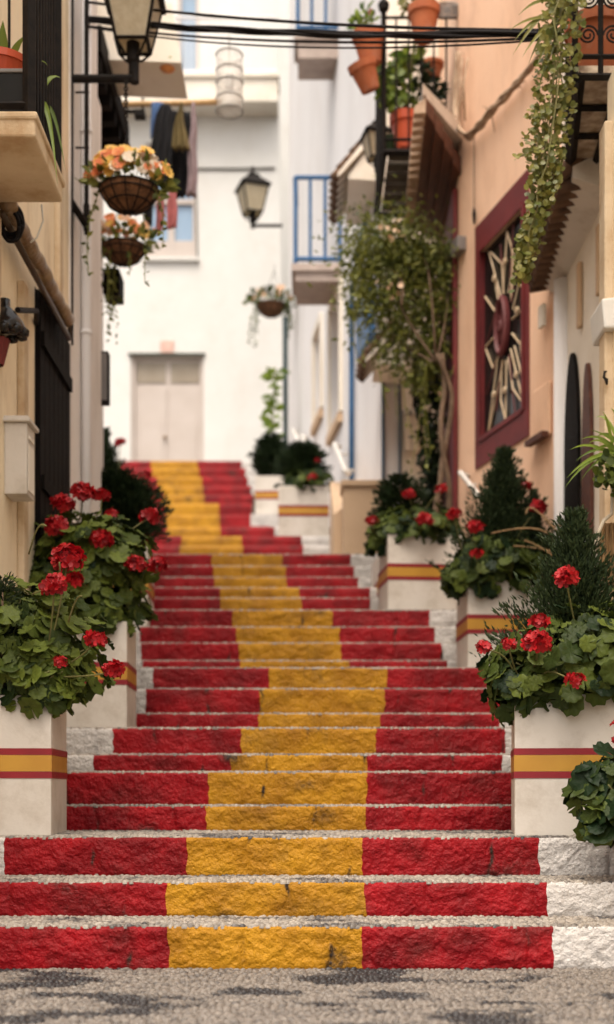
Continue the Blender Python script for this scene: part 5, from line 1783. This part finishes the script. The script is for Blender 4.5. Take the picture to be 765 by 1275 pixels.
def garment(name, label, mt, z, prof, thick=0.03, folds=3.0, cat='garment'):
    """prof: rows (y, xl, xr) in picture columns at depth z; hung cloth with folds and a back side."""
    prof = np.asarray(prof, float)
    rows = 26
    yy = np.linspace(prof[0, 0], prof[-1, 0], rows)
    xl = np.interp(yy, prof[:, 0], prof[:, 1])
    xr = np.interp(yy, prof[:, 0], prof[:, 2])
    cols = 22
    u = np.linspace(0, 1, cols)
    ph = rng.uniform(0, 6)
    fr_, bk = [], []
    for i in range(rows):
        for j in range(cols):
            q = P(xl[i] + (xr[i] - xl[i]) * u[j] + 0.8 * math.sin(yy[i] / 9 + ph), yy[i], z)
            wv = math.sin(u[j] * math.pi * 2 * folds + ph + yy[i] / 60) * thick * (0.35 + 0.65 * i / rows)
            pinch = thick * math.sin(u[j] * math.pi) ** 0.6 + 0.004
            fr_.append(q + [0, wv - pinch, 0])
            bk.append(q + [0, wv + pinch, 0])
    n_ = rows * cols
    i, j = np.meshgrid(np.arange(rows - 1), np.arange(cols - 1), indexing='ij')
    i, j = i.ravel(), j.ravel()
    q = np.stack([i * cols + j, i * cols + j + 1, (i + 1) * cols + j + 1, (i + 1) * cols + j], 1)
    b_ = [k * cols for k in range(rows)]
    ed = b_ + [(rows - 1) * cols + k for k in range(1, cols)] + [k * cols + cols - 1 for k in range(rows - 2, -1, -1)] + list(range(cols - 2, 0, -1))
    e = np.array([(ed[k], ed[(k + 1) % len(ed)], ed[(k + 1) % len(ed)] + n_, ed[k] + n_) for k in range(len(ed))])
    m_ = MB().add(np.array(fr_ + bk), [q, q[:, ::-1] + n_, e])
    return tag(m_.build(name, mt, smooth=True), label, cat, 'washing hung on the wooden pole')


garment('jeans', 'blue denim garment, first on the washing pole', 'denim', 12.78, [(129, 188, 204), (150, 187, 203), (172, 188, 200)])
garment('shirt', 'black shirt hanging second on the washing pole', 'black_cloth', 12.72, [(131, 200, 212), (142, 195, 217), (190, 186, 214), (232, 186, 216)])
garment('dark_trousers', 'long black trousers at the back of the washing', 'black_cloth', 12.92, [(140, 206, 238), (185, 190, 240), (225, 200, 238), (245, 214, 232)])
garment('blouse', 'olive brown garment with thin straps on the washing pole', 'olive_cloth', 12.74, [(129, 224, 227), (148, 219, 229), (168, 215, 234), (186, 212, 236)])
garment('towel', 'long pale mauve cloth, last on the washing pole', 'mauve_cloth', 12.78, [(129, 240, 244), (160, 237, 245), (200, 234, 246), (244, 233, 246)], folds=1.5)
garment('sock', 'black sock hanging lowest in the washing', 'black_cloth', 12.7, [(232, 184, 192), (262, 179, 191), (281, 180, 189)], folds=1.0, thick=0.02)
garment('sock', 'pink sock beside the black sock', 'rose_cloth', 12.68, [(238, 197, 206), (266, 194, 205), (289, 193, 201)], folds=1.0, thick=0.02)
garment('sock', 'bright pink sock with wide toe, right of the other pink sock', 'pink_cloth', 12.7, [(237, 211, 220), (262, 208, 222), (284, 207, 219)], folds=1.0, thick=0.02)

gz = 12.8
t = thing('glass_lantern', P(286, 140, gz), 'clear glass cylinder lantern with wire rings hung above the far white wall', 'lantern')
gm = mat('clear_glass', (0.80, 0.76, 0.70), rough=0.08, transl=0.0)
gn = gm.node_tree
gb = next(n for n in gn.nodes if n.type == 'BSDF_PRINCIPLED')
gtr = gn.nodes.new('ShaderNodeBsdfTransparent')
gms = gn.nodes.new('ShaderNodeMixShader')
gms.inputs[0].default_value = 0.32
gn.links.new(gtr.outputs[0], gms.inputs[1])
gn.links.new(gb.outputs[0], gms.inputs[2])
gn.links.new(gms.outputs[0], next(n for n in gn.nodes if n.type == 'OUTPUT_MATERIAL').inputs['Surface'])
gr = 16.5 * gz / F
gc = P(286, 139, gz)
gh = 70 * gz / F
MB().lathe([(gr * 0.98, 0.0), (gr, 0.01), (gr, gh), (gr * 0.96, gh), (gr * 0.96, 0.01), (gr * 0.98, 0.0)], gc, 28).build('glass', gm, t, smooth=True)
m_ = MB()
for f_ in (0.0, 0.22, 0.5, 0.72, 1.0):
    th = np.linspace(0, 2 * np.pi, 29)
    m_.tube(np.stack([gc[0] + gr * 1.01 * np.cos(th), gc[1] + gr * 1.01 * np.sin(th), np.full(29, gc[2] + gh * f_)], 1), 0.007, 5, cap=False)
m_.lathe([(0, 0), (0.045, 0), (0.05, 0.09), (0.03, 0.14), (0, 0.14)], gc + [0, 0, gh * 0.42], 14)
m_.tube([gc + [0, 0, gh * 0.5], gc + [0, 0, gh], P(286, 52, gz), P(285, 44, gz)], 0.006, 5)
m_.build('wire_rings', mat('grey_wire', (0.22, 0.2, 0.18), rough=0.4), t)

# ================================================================== cables across the alley
CG = 'black overhead cables across the alley'


def cable(label, pts, r, sag=0.02, name='overhead_cable'):
    pts = np.asarray(pts, float)
    out = []
    for a, b_ in zip(pts[:-1], pts[1:]):
        t = np.linspace(0, 1, 14)[:, None]
        out.append(a + (b_ - a) * t - np.array([0, 0, 1.0]) * sag * 4 * t * (1 - t))
    tag(MB().tube(np.concatenate(out), r, 8).build(name, 'cable', smooth=True), label, 'cable', CG)


A_, B_ = lambda y: (-1.66, 9.7, PZ(y, 9.7)), lambda y: P(696, y, 7.4)
m_ = MB()
for k in range(5):
    pts = []
    for u in np.linspace(0, 1, 60):
        q = np.array(A_(24)) * (1 - u) + np.array(B_(41)) * u
        q = q + [0, 0, -0.05 * 4 * u * (1 - u)] + [0, (0.010 + 0.003 * k) * math.cos(u * 13 + k * 1.9), (0.008 + 0.003 * k) * math.sin(u * (11 + k) + k * 1.9)]
        pts.append(q)
    m_.tube(np.array(pts), 0.008 + 0.0015 * (k % 3), 6)
tag(m_.build('overhead_cable', 'cable', smooth=True), 'thick twisted black cable bundle crossing the alley', 'cable', CG)
cable('topmost thin black cable crossing the alley above the bundle', [A_(2), B_(38)], 0.010, 0.05)
cable('thin black cable just below the thick bundle', [A_(32), B_(46)], 0.008, 0.07)
cable('lowest thin black cable crossing the alley', [A_(33), B_(48)], 0.006, 0.10)

# dry rope-like vine on the salmon wall
t = thing('dry_vine', P(620, 130, 10.6), 'bare twisted dry vine hanging in a loop across the salmon wall', 'vine')
m_ = MB()
base_ = [(578, 70), (576, 105), (575, 138), (580, 163), (590, 172), (606, 158), (620, 140), (636, 122), (652, 106), (668, 88), (690, 60)]
for k in range(5):
    pts = []
    for i_, (x, y) in enumerate(base_):
        s2 = WS.s_at(min(x, 686))
        q = WS.pt(s2, 0.06, 0)
        q[2] = PZ(y, q[1])
        pts.append(q + [0.02 * math.sin(i_ * 1.9 + k * 1.3), -0.02, 0.028 * math.cos(i_ * 2.3 + k * 1.3)])
    pts = np.array(pts)
    tt = np.linspace(0, len(pts) - 1, 60)
    sm = np.stack([np.interp(tt, np.arange(len(pts)), pts[:, a]) for a in range(3)], 1)
    m_.tube(sm, 0.013 + 0.006 * (k == 0), 6)
for _ in range(14):
    x, y = base_[rng.integers(0, len(base_) - 2)]
    s2 = WS.s_at(x)
    q = WS.pt(s2, 0.06, 0)
    q[2] = PZ(y, q[1])
    m_.tube([q, q + rng.normal(0, 0.06, 3)], [0.007, 0.002], 5)
for x0, x1 in ((590, 586), (582, 579), (576, 577)):
    q = WS.pt(WS.s_at(x0), 0.05, 0)
    q2 = WS.pt(WS.s_at(x1), 0.05, 0)
    q[2], q2[2] = PZ(72, q[1]), PZ(150, q2[1])
    m_.tube([q, (q + q2) / 2 + rng.normal(0, 0.02, 3), q2], 0.010, 6)
m_.build('twigs', 'dry', t, smooth=True)
m_ = MB()
s2 = WS.s_at(594.5)
q = WS.pt(s2, 0.03, 0)
m_.tube([[q[0], q[1], PZ(166, q[1])], [q[0], q[1], PZ(262, q[1])]], 0.004, 5)
m_.tube([[q[0], q[1], PZ(258, q[1])], [q[0], q[1], PZ(266, q[1])], [q[0], q[1], PZ(279, q[1])]], [0.006, 0.017, 0.008], 8)
tag(m_.build('pull_cord', 'cable', smooth=True), 'thin cord with black weight hanging from the dry vine beside the star window', 'cord')
m_ = MB()
s2 = WS.s_at(577)
m_.box(s2 - 0.09, s2 + 0.09, 0.003, 0.09, WS.z_at(s2, 316), WS.z_at(s2, 299), WS.fr)
tag(m_.build('wall_light', 'sign_grey', bevel=0.008), 'small grey box light on the salmon wall left of the star window', 'wall light')
m_ = MB()
s2 = WS.s_at(684)
m_.box(s2 - 0.04, s2 + 0.06, 0.037, 0.07, WS.z_at(s2, 408), WS.z_at(s2, 380), WS.fr)
tag(m_.build('switch_box', 'ivory', bevel=0.01), 'small ivory switch box on the salmon wall near the white column', 'switch box')


# handrails
def handrail(label, a, b_, r=0.022):
    m_ = MB()
    a, b_ = np.asarray(a, float), np.asarray(b_, float)
    m_.tube([a + [0.08, 0, -0.04], a, (a + b_) / 2, b_, b_ + [0.06, 0, -0.05]], r, 10)
    for u in (0.2, 0.8):
        q = a + (b_ - a) * u
        m_.tube([q, q + [0.05, 0.02, -0.05], q + [0.14, 0.05, -0.05]], r * 0.5, 6)
    tag(m_.build('handrail', 'pale_metal', smooth=True), label, 'handrail', 'steel handrails')


handrail('steel handrail on the salmon wall beside the wine red pier', P(573, 588, 11.6), P(602, 624, 10.6))
handrail('steel handrail behind the front cypress by the arched doors', P(727, 668, 8.9), P(741, 700, 8.3), 0.03)
handrail('short steel handrail on the pale house above the tan plinth', P(417, 553, 15.8), P(430, 586, 14.9), 0.03)
handrail('farther of two steel handrails near the blue balcony', P(365, 535, 21.5), P(371, 548, 20.5), 0.03)
handrail('nearer of two steel handrails near the blue balcony', P(377, 543, 20.0), P(383, 556, 19.2), 0.03)

# dark pole and drainpipe by the farthest planter
m_ = MB()
m_.tube([(PX(355.5, 22.3), 22.3, 5.1), (PX(355.5, 22.3), 22.3, PZ(395, 22.3))], 0.04, 8)
tag(m_.build('drain_pole', mat('dark_teal_paint', (0.03, 0.06, 0.07))), 'thin dark pole standing behind the farthest planter', 'pole')


# ================================================================== pots on the mid balcony
def pot(label, c, r, h, mt='terracotta', tilt=(0, 0), name='flower_pot', group=None):
    """c = bottom centre; a rolled rim and an open inside."""
    t = thing(name, c, label, 'flower pot', group)
    rx_, ry_ = tilt
    rm = np.array((Matrix.Rotation(rx_, 3, 'X') @ Matrix.Rotation(ry_, 3, 'Y')))
    MB().lathe([(0, 0), (0.68 * r, 0), (0.93 * r, 0.74 * h), (0.93 * r, 0.74 * h), (1.06 * r, 0.76 * h), (1.08 * r, h), (0.95 * r, h), (0.88 * r, 0.85 * h), (0, 0.84 * h)], c, 26, rot=rm).build('pot', mt, t)
    return t


bz = 11.95
k_ = bz / F
pot('terracotta pot hung on the outside corner of the pot filled balcony', P(462, 80, bz), 19 * k_, 38 * k_, tilt=(0.1, -0.12))
pot('lower terracotta pot tilting under the hung corner pot', P(462, 113, bz), 17 * k_, 34 * k_, tilt=(0.25, -0.38))
pot('terracotta pot hooked high on the railing of the pot filled balcony', P(528, 50, bz - 0.05), 19 * k_, 40 * k_)
pot('bright red pot standing on the floor of the pot filled balcony', P(506, 188, 12.25), 20 * k_, 44 * k_, mt='red_pot')
pot('small brown pot at the back of the pot filled balcony', P(538, 98, 12.6), 15 * k_, 20 * k_)
pot('dark green low pot beside the bright red pot', P(486, 190, 12.3), 11 * k_, 18 * k_, mt='leaf_dark')


def bush(label, cs, mt, size=(0.05, 0.1), name='potted_plant', rnd=False, cat='plant', base=None):
    t = thing(name, base if base is not None else cs[0][0] - np.array([0, 0, cs[0][1] * 0.8]), label, cat)
    m_ = MB()
    for c, r, n_ in cs:
        d = ell(n_, -0.6)
        pos = c + d * r * rng.uniform(0.3, 1.05, (n_, 1))
        if rnd:
            m_.inst(ROUND_V, ROUND_F, frames(d + rng.normal(0, 0.5, d.shape) + [0, -0.3, 0.3]), rng.uniform(*size, n_), pos, rng.uniform(0, 1, n_))
        else:
            m_.inst(BLADE_V, BLADE_F, aim(d + rng.normal(0, 0.4, d.shape)), rng.uniform(*size, n_), pos, rng.uniform(0, 1, n_))
    m_.build('foliage', mt, t)
    s_ = MB()
    b0_ = np.array(ORG[t.name].to_translation())
    for c, r, n_ in cs:
        for _ in range(4):
            s_.tube(stem_pts(b0_, c + ell(1, -0.2)[0] * r * 0.7, 0.02), 0.004, 5)
    s_.build('stems', 'stem', t)
    return t


b_ = bush('small plant with pink flowers in the hung corner pot', [(P(458, 28, bz), 0.12, 60), (P(448, 34, bz), 0.08, 30)], 'bright_leaf', base=P(460, 46, bz))
flower_head(b_, P(462, 16, bz), 0.04, 'pink_cloth', 10)
bush('feathery pale plant in the pot hooked on the railing', [(P(515, 2, bz), 0.13, 90), (P(530, -4, bz), 0.12, 70)], 'trail_leaf', base=P(528, 14, bz))
bush('bright green bushy plant lit through behind the iron railing', [(P(488, 95, 12.2), 0.16, 150), (P(497, 125, 12.2), 0.17, 170), (P(484, 120, 12.15), 0.10, 90), (P(505, 80, 12.3), 0.12, 70)], 'bright_leaf', size=(0.04, 0.085), rnd=True, base=P(506, 150, 12.25))
bush('dark leafy plant at the back of the pot filled balcony', [(P(530, 112, 12.6), 0.16, 110), (P(520, 90, 12.5), 0.13, 80), (P(540, 125, 12.5), 0.12, 70)], 'leaf_dark', base=P(520, 140, 12.6))
bush('broad pale leaf plant between the balcony rails', [(P(512, 70, 12.1), 0.07, 12)], 'bright_leaf', size=(0.12, 0.2), base=P(512, 85, 12.1))
m_ = MB()
for k in range(6):
    th = np.linspace(0, 2 * np.pi, 25)
    q = P(557, 6 + k * 2.5, 11.9)
    m_.tube(np.stack([q[0] + 0.10 * np.cos(th), q[1] + 0.05 * np.sin(th), q[2] + 0.05 * np.sin(th)], 1), 0.007, 5, cap=False)
tag(m_.build('wire_coil', 'sign_grey', smooth=True), 'loose coil of grey wire hanging above the brown eave', 'wire coil')
t = thing('cloth_ornament', P(210, 82, 11.4), 'small orange and green hanging ornament under the beige canopy', 'ornament')
MB().lathe([(0, -0.05), (0.06, -0.03), (0.08, 0.02), (0.05, 0.05), (0, 0.06)], P(209, 83, 11.4), 12).build('body', 'petal_orange', t, smooth=True)
MB().lathe([(0, 0.02), (0.03, 0.03), (0.035, 0.045), (0, 0.055)], P(209, 79, 11.38) + [0.03, -0.05, -0.03], 10).build('green_trim', 'bright_leaf', t, smooth=True)

for o in scene.objects:
    if o.type == 'MESH' and o.parent is None and 'kind' not in o and 'label' not in o:
        print('UNLABELLED', o.name)
